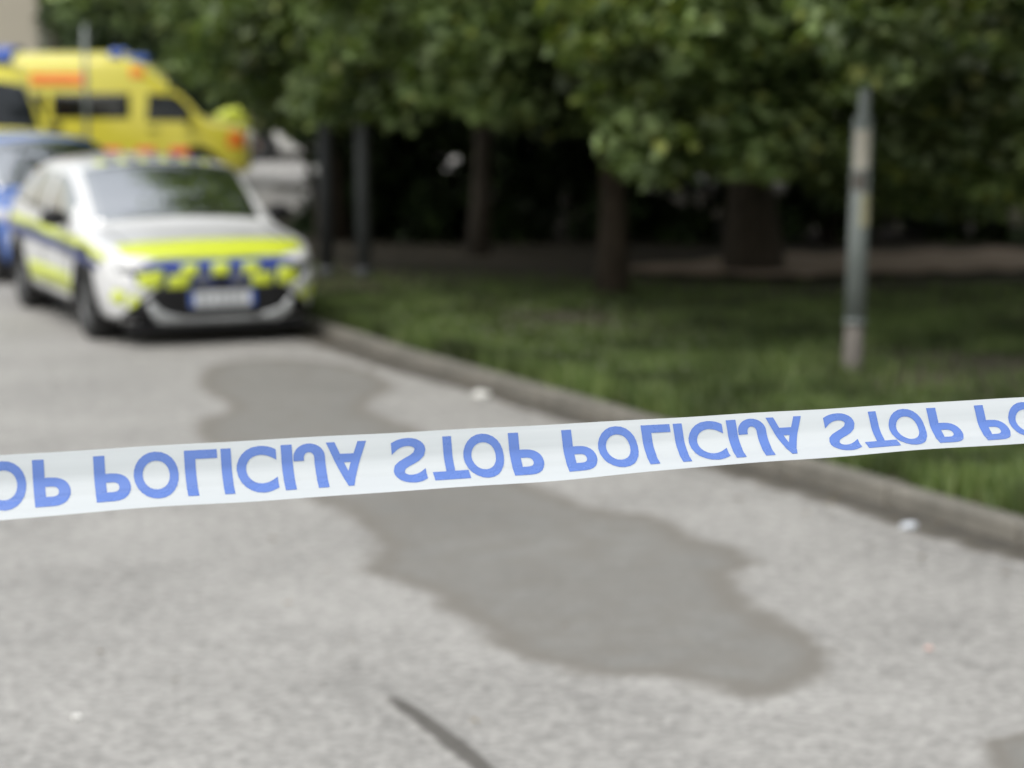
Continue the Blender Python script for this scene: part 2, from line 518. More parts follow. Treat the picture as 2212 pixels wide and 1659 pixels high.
# ------------------------------------------------------------------ leaves
def leaf_cloud(name, clumps, material, parent, leaf=0.10, up=0.75, clear=None, materials=None):
    """clumps: rows of cx, cy, cz, rx, rz, count; every leaf is a folded four-cornered blade"""
    P, Nn, S = [], [], []
    for cx, cy, cz, rx, rz, cnt in clumps:
        cnt = int(cnt)
        d = rng.normal(size=(cnt, 3)); d /= np.linalg.norm(d, axis=1)[:, None]
        r = rng.random(cnt)[:, None] ** 0.45
        off = d * r * np.array([rx, rx, rz])
        # sprays droop at their rim
        off[:, 2] -= 0.25 * rz * (off[:, 0] ** 2 + off[:, 1] ** 2) / (rx * rx)
        P.append(off + np.array([cx, cy, cz]))
        nn = d * 0.55 + np.array([0, 0, up]) + rng.normal(size=(cnt, 3)) * 0.42
        Nn.append(nn)
        S.append(leaf * (0.65 + 0.7 * rng.random(cnt)))
    P = np.concatenate(P); Nn = np.concatenate(Nn); S = np.concatenate(S)
    if clear is not None:
        k = clear(P); P, Nn, S = P[k], Nn[k], S[k]
    Nn /= np.linalg.norm(Nn, axis=1)[:, None]
    n = len(P)
    t = rng.normal(size=(n, 3)); t -= (t * Nn).sum(1)[:, None] * Nn; t /= np.linalg.norm(t, axis=1)[:, None]
    b = np.cross(Nn, t)
    s = S[:, None]
    fold = Nn * s * 0.16
    V = np.empty((n, 4, 3))
    V[:, 0] = P - t * s * 0.55
    V[:, 1] = P - b * s * 0.48 + fold - t * s * 0.05
    V[:, 2] = P + t * s * 0.6 - Nn * s * 0.12
    V[:, 3] = P + b * s * 0.48 + fold - t * s * 0.05
    me = bpy.data.meshes.new(name)
    me.vertices.add(n * 4)
    me.vertices.foreach_set('co', V.reshape(-1))
    # two triangles per leaf, creased on the midrib
    idx = np.arange(n)[:, None] * 4 + np.array([0, 3, 2, 0, 2, 1])[None]
    me.loops.add(n * 6)
    me.loops.foreach_set('vertex_index', idx.reshape(-1).astype(np.int32))
    me.polygons.add(n * 2)
    me.polygons.foreach_set('loop_start', (np.arange(n * 2) * 3).astype(np.int32))
    me.update(calc_edges=True)
    me.materials.append(material)
    return link(bpy.data.objects.new(name, me), parent)

# gaps in the greenery through which the pale house behind shows
GAPS = [(1380, 375, 9), (1400, 402, 9), (1420, 405, 10), (1466, 425, 12), (1548, 462, 10), (1520, 505, 10), (1556, 498, 8), (1135, 532, 11),
        (1746, 505, 9), (2095, 492, 12), (1680, 380, 20), (1683, 408, 16), (1622, 392, 18), (2200, 470, 24), (2212, 400, 20), (2190, 440, 12), (1975, 385, 8)]
GAPS = [(a, b, c * 0.8) for a, b, c in GAPS]
def clear_gaps(P):
    rel = P - np.array([0, 0, CAM_H])
    c, s = math.cos(PITCH), math.sin(PITCH)
    dep = rel[:, 1] * c - rel[:, 2] * s
    upv = rel[:, 1] * s + rel[:, 2] * c
    dep = np.maximum(dep, 0.1)
    px = W0 / 2 + FPX * rel[:, 0] / dep
    py = H0 / 2 - FPX * upv / dep
    keep = np.ones(len(P), bool)
    for gx, gy, gr in GAPS:
        rr = gr + 0.06 * FPX / dep
        keep &= ~(((px - gx) ** 2 + (py - gy) ** 2 < rr * rr) & (dep > 26))
    return keep

OPEN = [(-400, -60), (95, -60), (130, 60), (230, 70), (320, 130), (400, 215), (560, 260), (632, 310), (640, 470), (-400, 470)]
def in_open(x, y, z, r):
    rel = Vector((x, y, z - CAM_H)); c, s_ = math.cos(PITCH), math.sin(PITCH)
    dep = max(0.5, rel.y * c - rel.z * s_)
    px, py = W0 / 2 + FPX * rel.x / dep, H0 / 2 - FPX * (rel.y * s_ + rel.z * c) / dep
    rp = FPX * r / dep * 0.75
    hit = False
    for ox, oy in ((0, 0), (-rp, 0), (rp, 0), (0, rp), (0, -rp)):
        x_, y_, ins, n = px + ox, py + oy, False, len(OPEN)
        for i in range(n):
            (xa, ya), (xb, yb) = OPEN[i], OPEN[i - 1]
            if (ya > y_) != (yb > y_) and x_ < (xb - xa) * (y_ - ya) / (yb - ya) + xa: ins = not ins
        hit |= ins
    return hit

def crown_clumps(cx, cy, zc, rad, half, n, leaves, zmin, r0=0.5, r1=0.85, inner=0.5):
    out = []
    while len(out) < n:
        d = rng.normal(size=3); d /= np.linalg.norm(d)
        q = inner + (1 - inner) * rng.random() ** 0.6
        x, y, z = cx + d[0] * rad * q, cy + d[1] * rad * q, zc + d[2] * half * q
        low = zmin + 0.35 * math.sin(x * 1.7) * math.cos(y * 1.3)
        if z < low: continue
        r = rng.uniform(r0, r1)
        if y < 42 and in_open(x, y, z, r): continue
        if y >= 42 and W0 / 2 + FPX * (x - r) / y < 80: continue
        out.append((x, y, z, r, r * 0.6, leaves * (r / r1) ** 2))
    return out

def tree(name, label, base, height, r_trunk, clump_sets, bark, group=None, limbs=6, lean=(0, 0), limb_z=2.0, reach=3.0):
    root = empty(name, base)
    tag(root, label, 'tree', group)
    bm = bmesh.new()
    pts, rad = [], []
    for k in range(9):
        q = k / 8
        pts.append((lean[0] * q + 0.06 * math.sin(q * 7 + base[0]), lean[1] * q + 0.05 * math.cos(q * 6), -0.1 + q * height * 0.75))
        rad.append(r_trunk * ((1.35 if k == 0 else 1.0) - 0.72 * q))
    add_tube(bm, pts, rad, 12)
    obj_bm('trunk', bm, bark, root, smooth=True)
    for k in range(limbs):
        bm = bmesh.new()
        a = 2 * math.pi * k / limbs + rnd.uniform(-0.3, 0.3)
        z0 = limb_z + rnd.uniform(0, height * 0.3)
        q = z0 / (height * 0.75)
        x0, y0 = lean[0] * q, lean[1] * q
        L = reach * rnd.uniform(0.8, 1.15)
        lp = [(x0 + math.cos(a) * L * s, y0 + math.sin(a) * L * s, z0 + L * 0.55 * s - 0.3 * L * s * s + 0.05 * math.sin(9 * s)) for s in (0, 0.25, 0.5, 0.75, 1)]
        add_tube(bm, lp, [r_trunk * 0.42 * (1 - 0.8 * s) + 0.008 for s in (0, 0.25, 0.5, 0.75, 1)], 7)
        obj_bm('limb', bm, bark, root, smooth=True)
    for cl, material, leaf in clump_sets:
        loc = [(c[0] - base[0], c[1] - base[1], c[2] - base[2], c[3], c[4], c[5]) for c in cl]
        o = leaf_cloud('crown', cl, material, root, leaf, clear=clear_gaps)
        o.matrix_parent_inverse = Matrix.Translation(base).inverted()
    return root

def skirt(rows, r=0.36, n=150):
    out = []
    for px, py, y in rows:
        p = at(px, py, y)
        for k in range(3):
            rr = r * rnd.uniform(0.7, 1.1)
            out.append((p.x + rnd.uniform(-0.25, 0.25), p.y + rnd.uniform(-0.3, 0.5), p.z + rnd.uniform(-0.04, 0.16), rr, rr * 0.62, n * 0.5))
        # fill above so that the spray hangs from its bough
        for k in range(2):
            out.append((p.x + rnd.uniform(-0.35, 0.35), p.y + rnd.uniform(0.1, 0.9), p.z + rnd.uniform(0.25, 0.9), r * 1.2, r * 0.8, n * 0.6))
    return out

def vg(px, py):          # a trunk's foot on the verge
    return on_ground(px, py, KERB_H)

# tree over the middle of the verge
b1 = vg(1312, 640)
s1 = skirt([(720, 215, 20), (770, 150, 20), (855, 232, 19.5), (830, 120, 19), (925, 190, 19), (960, 140, 18.5), (1000, 70, 18.5), (1060, 195, 18.5), (1130, 252, 18.5),
            (1190, 190, 18.5), (1245, 235, 19), (1270, 150, 19), (1110, 60, 18.5), (900, 40, 19), (1030, 130, 18.2), (1190, 90, 18.5), (800, 30, 19.5), (1230, 30, 18.5)], 0.42, 260)
tree('maple_tree', 'maple with slim brown trunk rooted behind the middle of the grass', (b1.x, b1.y, b1.z), 9.5, 0.14,
     [(crown_clumps(b1.x + 1.2, b1.y - 0.3, 5.6, 5.0, 3.9, 280, 190, 2.35) + crown_clumps(b1.x + 1.2, b1.y - 3.4, 6.2, 4.0, 2.9, 140, 170, 3.7) + s1, M['leaf'], 0.108)], M['bark'], limbs=7, limb_z=2.3, reach=3.6)  # second clump set: unseen overhang added to shade verge and road

# broad tree right of it
b2 = vg(1625, 592)
s2 = skirt([(1540, 345, 21), (1600, 330, 21), (1480, 330, 21), (1700, 340, 20), (1780, 300, 20), (1900, 330, 20), (2010, 370, 20), (2100, 420, 20), (2170, 380, 20), (1950, 420, 22), (1850, 380, 21)], 0.47, 260)
tree('maple_tree', 'thick dark trunked maple beside the dirt path', (b2.x, b2.y, b2.z), 11.0, 0.28,
     [(crown_clumps(b2.x + 0.5, b2.y - 0.5, 6.4, 6.6, 4.4, 330, 180, 2.6) + s2, M['leaf'], 0.10)], M['bark_grey'], limbs=8, limb_z=2.6, reach=4.2)

# slim tree further back
b3 = vg(1035, 556)
tree('maple_tree', 'slim pale brown trunk half hidden deep in the shade', (b3.x, b3.y, b3.z), 9.0, 0.13,
     [(crown_clumps(b3.x, b3.y, 5.6, 5.6, 3.6, 240, 140, 2.5), M['leaf_dark'], 0.13)], M['bark_grey'], limbs=6, limb_z=2.6, reach=3.4)

# tree at the kerb beside the cars
b5 = kerb_pt((27.5 - KA.y) / KDIR.y, 3.6); b5.z = float(land(b5.x, b5.y)) + KERB_H
s5 = skirt([(170, 5, 25), (270, 10, 25), (340, 50, 24), (400, 40, 23.5), (450, 100, 23), (440, 150, 23.5), (500, 150, 23), (550, 190, 23), (620, 220, 22.5), (670, 265, 23), (560, 70, 22),
            (660, 170, 22), (700, 250, 22), (500, 60, 22.5), (620, 110, 22), (700, 90, 21.5), (560, 150, 22.5), (460, 20, 22.5), (650, 30, 22)], 0.44, 260)
tree('maple_tree', 'leafy maple overhanging the kerb beside the parked vehicles', (b5.x, b5.y, b5.z), 7.6, 0.2,
     [(crown_clumps(b5.x + 1.3, b5.y + 0.3, 4.4, 4.5, 2.5, 230, 190, 2.5) + crown_clumps(b5.x + 3.9, b5.y - 3.6, 6.0, 3.2, 2.4, 90, 170, 4.0) + s5, M['leaf'], 0.108)], M['bark'], limbs=6, limb_z=2.4, reach=3.4)  # second clump set hangs above the view, put in to darken the road

# tree by the near lamp post, trunk outside the picture
b4 = Vector((6.6, 15.2, KERB_H))
s4 = skirt([(1330, 60, 14.5), (1350, 170, 14.5), (1400, 235, 14.5), (1440, 285, 14.5), (1480, 150, 14.6), (1545, 300, 15), (1560, 200, 15), (1620, 275, 15.2), (1700, 265, 15.6), (1650, 130, 15.5),
            (1760, 200, 15.6), (1790, 120, 15.8), (1950, 225, 14.8), (2000, 285, 14.8), (2080, 310, 14.8), (2150, 345, 14.6), (2050, 180, 14.6), (2190, 230, 14.2), (1900, 80, 15.6), (2230, 330, 14.4),
            (1450, 50, 14.8), (1700, 40, 15.5), (1980, 110, 15), (1500, 335, 15), (1590, 345, 15.2), (1650, 320, 15.4), (1445, 320, 14.6), (1700, 325, 15.6), (2010, 335, 15), (2100, 365, 15), (2190, 395, 15), (1940, 290, 15)], 0.33, 190)
s4b = skirt([(1862, 0, 13.0), (1850, 60, 13.1), (1890, 50, 13.0), (1835, 20, 13.2), (1872, 95, 13.1), (1858, 135, 13.2), (1878, 150, 13.2), (2110, 40, 12.6), (2170, 75, 12.6), (2230, 60, 12.6), (2150, 10, 12.6)], 0.24, 90)
y4 = skirt([(1300, 90, 14.2), (1320, 195, 14.2), (1345, 120, 14.2), (1415, 300, 14.2), (1300, 30, 14.2)], 0.16, 60)
tree('maple_tree', 'spreading maple with yellow green shoots above the lamp post', (b4.x, b4.y, b4.z), 9.0, 0.2,
     [(crown_clumps(b4.x - 1.2, b4.y + 2.5, 5.5, 5.6, 3.7, 300, 150, 2.7) + crown_clumps(b4.x + 1.9, b4.y - 3.0, 6.0, 4.4, 2.8, 190, 150, 3.4) + s4 + s4b, M['leaf'], 0.095), (y4, M['leaf_young'], 0.085)], M['bark'], limbs=7, limb_z=2.5, reach=3.6)  # high front clumps lie out of view, added to shade the grass

# more trees standing round the wood, closing it to the light
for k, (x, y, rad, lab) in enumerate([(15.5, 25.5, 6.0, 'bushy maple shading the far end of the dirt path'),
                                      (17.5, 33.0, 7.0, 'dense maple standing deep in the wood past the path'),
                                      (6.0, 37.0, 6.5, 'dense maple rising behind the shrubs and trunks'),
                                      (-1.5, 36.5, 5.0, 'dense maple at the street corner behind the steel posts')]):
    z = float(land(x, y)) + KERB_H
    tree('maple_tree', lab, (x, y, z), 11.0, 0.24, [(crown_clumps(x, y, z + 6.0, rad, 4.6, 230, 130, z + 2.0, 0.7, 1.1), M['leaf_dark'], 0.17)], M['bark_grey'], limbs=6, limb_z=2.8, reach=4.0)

# shrubs that close the view under the crowns
def shrub(name, label, x, y, rad, h, n, leaves, material, group=None, leaf=0.12):
    z = float(land(x, y)) + KERB_H
    root = empty(name, (x, y, z)); tag(root, label, 'shrub', group)
    bm = bmesh.new()
    for k in range(5):
        a = k * 1.26
        add_tube(bm, [(0.05 * math.cos(a), 0.05 * math.sin(a), -0.08), (rad * 0.3 * math.cos(a), rad * 0.3 * math.sin(a), h * 0.4), (rad * 0.55 * math.cos(a), rad * 0.55 * math.sin(a), h * 0.8)], [0.035, 0.022, 0.008], 6)
    obj_bm('stem', bm, M['bark'], root, smooth=True)
    cl = []
    for k in range(n):
        a, q = rng.uniform(0, 2 * math.pi), math.sqrt(rng.random())
        zz = rng.uniform(0.15, h) 
        rr = rad * (1 - 0.35 * (zz / h) ** 2)
        c_ = (x + math.cos(a) * rr * q, y + math.sin(a) * rr * q * 0.8, z + zz, 0.42, 0.34, leaves)
        if in_open(c_[0], c_[1], c_[2], 0.5): continue
        cl.append(c_)
    o = leaf_cloud('foliage', cl, material, root, leaf, clear=clear_gaps)
    o.matrix_parent_inverse = Matrix.Translation((x, y, z)).inverted()
    return root

for k in range(13):
    x = -2.6 + k * 1.75
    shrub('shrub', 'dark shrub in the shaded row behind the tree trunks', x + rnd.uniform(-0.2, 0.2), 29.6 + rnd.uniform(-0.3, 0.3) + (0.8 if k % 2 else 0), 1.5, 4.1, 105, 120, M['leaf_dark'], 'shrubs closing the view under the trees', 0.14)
c6 = kerb_pt((28.5 - KA.y) / KDIR.y, 4.4)
shrub('shrub', 'upright dark green shrub beside the kerb behind the white police car', c6.x, c6.y, 0.75, 3.2, 55, 110, M['leaf_dark'], None, 0.11)

# trees across the side street
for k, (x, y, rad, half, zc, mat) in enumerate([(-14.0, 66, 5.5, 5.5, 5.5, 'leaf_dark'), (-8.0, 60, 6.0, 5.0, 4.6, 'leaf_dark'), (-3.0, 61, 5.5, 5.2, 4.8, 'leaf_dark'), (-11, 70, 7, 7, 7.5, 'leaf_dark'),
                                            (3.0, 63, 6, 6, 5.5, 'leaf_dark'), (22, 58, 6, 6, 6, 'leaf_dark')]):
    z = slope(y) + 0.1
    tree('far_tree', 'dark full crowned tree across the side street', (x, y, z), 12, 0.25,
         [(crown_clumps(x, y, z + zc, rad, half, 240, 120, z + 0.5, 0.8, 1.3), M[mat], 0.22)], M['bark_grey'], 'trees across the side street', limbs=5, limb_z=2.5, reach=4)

# ------------------------------------------------------------------ grass
def grass(name, n, material):
    t = rng.uniform(-7, 20, n); o = rng.uniform(0, 1, n) ** 1.3 * 11.0 + 0.13
    nx, ny = KDIR.y, -KDIR.x
    x = KA.x + KDIR.x * t + nx * o; y = KA.y + KDIR.y * t + ny * o
    dens = 0.42 + 0.55 * np.sin(x * 1.3 + 0.8) * np.cos(y * 0.9 - 0.4) + 0.25 * np.sin(x * 3.1) * np.sin(y * 2.7)
    shade = np.clip((23.0 - (y + 0.10 * x)) / 5.0, 0, 1)         # turf thins out into bare soil under the crowns
    keep = (rng.random(n) < (0.22 + 0.78 * dens) * shade) & (y > 6)
    x, y, o = x[keep], y[keep], o[keep]
    m = len(x)
    z = land(x, y) + KERB_H - 0.01
    h = (0.035 + 0.06 * rng.random(m)) * (1 + 0.8 * (o < 0.3))
    a = rng.uniform(0, 2 * math.pi, m); w = 0.006 + 0.008 * rng.random(m)
    lx, ly = rng.normal(size=m) * 0.035, rng.normal(size=m) * 0.035
    V = np.empty((m, 3, 3))
    V[:, 0] = np.stack([x - np.cos(a) * w, y - np.sin(a) * w, z], 1)
    V[:, 1] = np.stack([x + np.cos(a) * w, y + np.sin(a) * w, z], 1)
    V[:, 2] = np.stack([x + lx, y + ly, z + h + 0.02], 1)
    me = bpy.data.meshes.new(name)
    me.vertices.add(m * 3); me.vertices.foreach_set('co', V.reshape(-1))
    me.loops.add(m * 3); me.loops.foreach_set('vertex_index', np.arange(m * 3).astype(np.int32))
    me.polygons.add(m); me.polygons.foreach_set('loop_start', (np.arange(m) * 3).astype(np.int32))
    me.update(calc_edges=True)
    me.materials.append(material)
    return link(bpy.data.objects.new(name, me))
tag(grass('grass', 420000, M['grass']), 'short patchy green grass covering the verge', 'grass', kind='stuff')
M['clover'] = plain('clover_petals', (0.42, 0.43, 0.36), 0.8)
cl = []
bm = bmesh.new()
for k in range(110):
    p = on_ground(rnd.gauss(1180, 170), rnd.uniform(655, 800), KERB_H + 0.075)
    if (p - kerb_pt(0)).dot(Vector((KDIR.y, -KDIR.x, 0))) < 0.3 or p.y > 23: continue
    bmesh.ops.create_icosphere(bm, subdivisions=1, radius=0.008, matrix=Matrix.Translation(p))
tag(obj_bm('clover_flowers', bm, M['clover']), 'scattered tiny white clover heads in the grass', 'flowers', kind='stuff')

# ------------------------------------------------------------------ street furniture
M['steel'] = plain('grey_steel', (0.24, 0.27, 0.27), 0.5, 0.25, dirt=0.2, scale=4)
M['steel_pale'] = plain('pale_galvanised', (0.42, 0.43, 0.42), 0.45, 0.3, dirt=0.2, scale=5)
M['rust'] = plain('rusty_steel', (0.155, 0.142, 0.13), 0.8, 0.1, dirt=0.3, scale=8)
M['sticker'] = plain('faded_paper', (0.42, 0.40, 0.27), 0.8)
M['sticker_white'] = plain('pale_paper', (0.55, 0.52, 0.46), 0.8)
M['metal_light'] = plain('lamp_housing', (0.35, 0.36, 0.36), 0.4, 0.4)
M['lens'] = plain('lamp_lens', (0.6, 0.6, 0.58), 0.2)

lp = on_ground(1840, 805, KERB_H)
post = empty('lamp_post', lp); tag(post, 'grey green steel lamp post standing alone on the grass', 'lamp post')
bm = bmesh.new(); add_tube(bm, [(0, 0, -0.1), (0, 0, 0.02), (0.012, 0, 0.34)], [0.066, 0.066, 0.064], 20)
obj_bm('base_sleeve', bm, M['rust'], post, True)
bm = bmesh.new(); add_tube(bm, [(0.012, 0, 0.34), (0.028, 0, 1.0), (0.045, 0, 1.70)], [0.069, 0.069, 0.069], 20)
o = obj_bm('lower_pole', bm, M['steel'], post, True)
bm = bmesh.new(); add_tube(bm, [(0.045, 0, 1.66), (0.05, 0, 1.73), (0.10, 0, 3.6), (0.10, 0, 4.3), (-0.02, -0.15, 4.7), (-0.35, -0.5, 4.85)], [0.066, 0.042, 0.040, 0.036, 0.032, 0.03], 16)
obj_bm('upper_pole', bm, M['steel'], post, True)
bm = bmesh.new(); add_tube(bm, [(0.012, 0, 0.33), (0.013, 0, 0.36)], [0.076, 0.076], 20)
obj_bm('collar', bm, M['steel'], post, True)
def wrap_label(z0, z1, a0, a1, r, name, material, cx):
    v, f = [], []
    for i in range(9):
        a = a0 + (a1 - a0) * i / 8
        v += [(cx(z0) + r * math.cos(a), r * math.sin(a), z0), (cx(z1) + r * math.cos(a), r * math.sin(a), z1)]
        if i: f.append((2 * i - 2, 2 * i, 2 * i + 1, 2 * i - 1))
    return obj_py(name, v, f, material, post, True)
cxf = lambda z: 0.012 + (z - 0.34) * 0.0243
wrap_label(1.36, 1.62, -2.5, -0.9, 0.0705, 'sticker', M['sticker_white'], cxf)
wrap_label(0.98, 1.20, -1.7, -0.5, 0.0705, 'sticker', M['sticker'], cxf)
wrap_label(1.22, 1.34, -2.6, -1.1, 0.0705, 'sticker', M['rust'], cxf)
bm = bmesh.new(); add_box(bm, (-0.6, -0.78, 4.86), (0.55, 0.2, 0.10), Matrix.Rotation(R(48), 3, 'Z')); o = obj_bm('lamp_head', bm, M['metal_light'], post); bevel(o, 0.03)
bm = bmesh.new(); add_box(bm, (-0.6, -0.78, 4.80), (0.36, 0.14, 0.04), Matrix.Rotation(R(48), 3, 'Z')); bevel(obj_bm('lamp_lens', bm, M['lens'], post), 0.01)

def steel_post(px, py, r, h, label, name='steel_post', material='steel', arm=0.5):
    p = on_ground(px, py, KERB_H)
    root = empty(name, p); tag(root, label, 'post')
    bm = bmesh.new(); add_tube(bm, [(0, 0, -0.1), (0, 0, h * 0.5), (0, 0, h)], [r, r, r * 0.9], 18)
    obj_bm('pole', bm, M[material], root, True)
    bm = bmesh.new(); add_tube(bm, [(0, 0, -0.02), (0, 0, 0.05), (0, 0, 0.11)], [r * 1.3, r * 1.25, r * 1.05], 18)
    obj_bm('foot_collar', bm, M['steel_dark'], root, True)
    bm = bmesh.new(); add_tube(bm, [(0, 0, h - 0.02), (0, 0, h + 0.03), (0, 0, h + 0.06)], [r * 1.1, r * 1.05, r * 0.4], 18)
    obj_bm('cap', bm, M[material], root, True)
    return root
M['steel_shaded'] = plain('shaded_steel', (0.10, 0.11, 0.115), 0.6, 0.1, dirt=0.2, scale=4)  # grey steel with the shade under the crowns put into its colour
M['steel_dark'] = plain('dark_steel', (0.055, 0.06, 0.065), 0.6, 0.1, dirt=0.2, scale=4)  # darker still: the deeper shade is in the colour too
steel_post(786, 600, 0.08, 4.6, 'grey steel post in the shade, the brighter of a pair', material='steel_shaded')
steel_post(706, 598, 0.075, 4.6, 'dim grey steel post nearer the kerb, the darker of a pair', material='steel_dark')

# thin post at the street corner, in front of the yellow vans
pc = at(188, 300, 36.0); pc.z = slope(36) + KERB_H
root = empty('sign_post', pc); tag(root, 'thin pale grey post in front of the yellow ambulances', 'post')
bm = bmesh.new(); add_tube(bm, [(0, 0, -0.3), (0, 0, 1.5), (0, 0, 2.92)], [0.038, 0.038, 0.036], 16)
obj_bm('pole', bm, M['steel'], root, True)
bm = bmesh.new(); add_tube(bm, [(0, 0, 2.91), (0, 0, 2.97)], [0.052, 0.035], 16); obj_bm('cap', bm, M['steel'], root, True)

# ------------------------------------------------------------------ houses
M['render_beige'] = plain('beige_render', (0.42, 0.385, 0.325), 0.9, dirt=0.1, scale=1.5)
M['render_white'] = plain('white_render', (0.70, 0.68, 0.66), 0.9, dirt=0.06, scale=1.5)
M['roof_tile'] = plain('roof_tiles', (0.20, 0.09, 0.06), 0.8, dirt=0.25, scale=9)
M['dark_glass'] = plain('window_glass', (0.02, 0.025, 0.03), 0.06)
M['frame_white'] = plain('window_frame', (0.6, 0.6, 0.58), 0.5)
def house(x0, x1, y0, y1, h, wall, label, wins):
    z = slope((y0 + y1) / 2) + 0.05
    root = empty('house', ((x0 + x1) / 2, (y0 + y1) / 2, z)); tag(root, label, 'house')
    w, d = x1 - x0, y1 - y0
    bm = bmesh.new(); add_box(bm, (0, 0, h / 2 - 0.4), (w, d, h + 0.8)); obj_bm('wall', bm, wall, root)
    v = [(-w / 2 - .5, -d / 2 - .5, h - .1), (w / 2 + .5, -d / 2 - .5, h - .1), (w / 2 + .5, d / 2 + .5, h - .1), (-w / 2 - .5, d / 2 + .5, h - .1), (-w / 2 - .5, 0, h + 2.6), (w / 2 + .5, 0, h + 2.6)]
    rf = obj_py('roof', v, [(0, 1, 5, 4), (2, 3, 4, 5), (0, 4, 3), (1, 2, 5), (3, 2, 1, 0)], M['roof_tile'], root)
    bm = bmesh.new(); add_box(bm, (w * 0.2, 0.6, h + 2.3), (0.6, 0.6, 1.6)); obj_bm('chimney', bm, wall, rf)
    for wx, wz in wins:
        bm = bmesh.new(); add_box(bm, (wx, -d / 2 - 0.012, wz), (1.1, 0.05, 1.4)); win = obj_bm('window', bm, M['frame_white'], root)
        for s in (-1, 1):
            bm = bmesh.new(); add_box(bm, (wx + s * 0.26, -d / 2 - 0.036, wz), (0.46, 0.02, 1.26)); obj_bm('pane', bm, M['dark_glass'], win)
        bm = bmesh.new(); add_box(bm, (wx, -d / 2 - 0.07, wz - 0.76), (1.3, 0.22, 0.06)); obj_bm('sill', bm, M['frame_white'], win)
    return root
hx = at(80, 60, 78).x
house(hx - 12, hx, 78, 88, 8.5, M['render_beige'], 'beige rendered house past the ambulances across the side street', [(-4, 2), (0, 2), (-4, 5.4), (0, 5.4)])
house(4, 26, 50, 60, 6.0, M['render_white'], 'white rendered house glimpsed through the shrubs', [(-8.5, 4.6), (-3, 4.6), (3, 4.6), (8.5, 4.6)])

# ------------------------------------------------------------------ vehicles
def paint(name, col, rough=0.35, coat=0.8):
    return plain(name, col, rough, 0.0, coat, 0.5, 0.04, 3.0)
M['white'] = paint('white_paint', (0.70, 0.71, 0.73))
M['blue'] = paint('blue_paint', (0.05, 0.14, 0.48))
M['yellow'] = paint('ambulance_yellow', (0.66, 0.60, 0.055))
M['grey_paint'] = paint('pale_paint', (0.62, 0.62, 0.61))
M['hivis'] = plain('fluorescent_yellow', (0.60, 0.69, 0.05), 0.35, coat=0.5, dirt=0.05)
M['navy'] = plain('navy_foil', (0.035, 0.05, 0.17), 0.35, dirt=0.05)
M['royal'] = plain('blue_foil', (0.05, 0.10, 0.45), 0.35, dirt=0.05)
M['red'] = plain('red_foil', (0.72, 0.05, 0.03), 0.4, dirt=0.05)
M['orange'] = plain('orange_foil', (0.85, 0.22, 0.03), 0.4, dirt=0.05)
M['black'] = plain('black_plastic', (0.012, 0.012, 0.014), 0.5, spec=0.3)
M['rubber'] = plain('tyre_rubber', (0.022, 0.022, 0.023), 0.85)
M['alloy'] = plain('alloy_wheel', (0.11, 0.115, 0.12), 0.4, 0.6)
M['silver'] = plain('silver_trim', (0.46, 0.48, 0.50), 0.4, 0.3)
M['glass'] = plain('car_glass', (0.008, 0.011, 0.012), 0.03, coat=1.0, spec=1.0, dirt=0.02)
M['van_glass'] = plain('tinted_glass', (0.006, 0.008, 0.009), 0.04, spec=0.5, dirt=0.02)
M['glass'].node_tree.nodes['Principled BSDF'].inputs['IOR'].default_value = 3.4
M['lamp_glass'] = plain('headlamp_glass', (0.06, 0.065, 0.07), 0.05, coat=1.0)
M['lamp_white'] = plain('lamp_reflector', (0.75, 0.76, 0.78), 0.15, 0.2, coat=1.0)
M['beacon'] = plain('blue_beacon', (0.03, 0.10, 0.50), 0.1, coat=1.0)
M['plate'] = plain('number_plate', (0.55, 0.57, 0.60), 0.4)
M['tail'] = plain('tail_lamp', (0.35, 0.01, 0.01), 0.15, coat=1.0)
M['eu_blue'] = plain('plate_band', (0.03, 0.09, 0.38), 0.4)
M['ink'] = plain('plate_ink', (0.16, 0.17, 0.19), 0.5)

def pchip(xs, ys, q):
    """smooth monotone interpolation; xs rising"""
    xs, ys = np.asarray(xs, float), np.asarray(ys, float)
    h = np.diff(xs); d = np.diff(ys) / h
    m = np.zeros(len(xs)); m[0], m[-1] = d[0], d[-1]
    for i in range(1, len(xs) - 1):
        if d[i - 1] * d[i] > 0:
            w1, w2 = 2 * h[i] + h[i - 1], h[i] + 2 * h[i - 1]
            m[i] = (w1 + w2) / (w1 / d[i - 1] + w2 / d[i])
    i = np.clip(np.searchsorted(xs, q) - 1, 0, len(h) - 1)
    t = (q - xs[i]) / h[i]
    return (2 * t**3 - 3 * t**2 + 1) * ys[i] + (t**3 - 2 * t**2 + t) * h[i] * m[i] + (-2 * t**3 + 3 * t**2) * ys[i + 1] + (t**3 - t**2) * h[i] * m[i + 1]

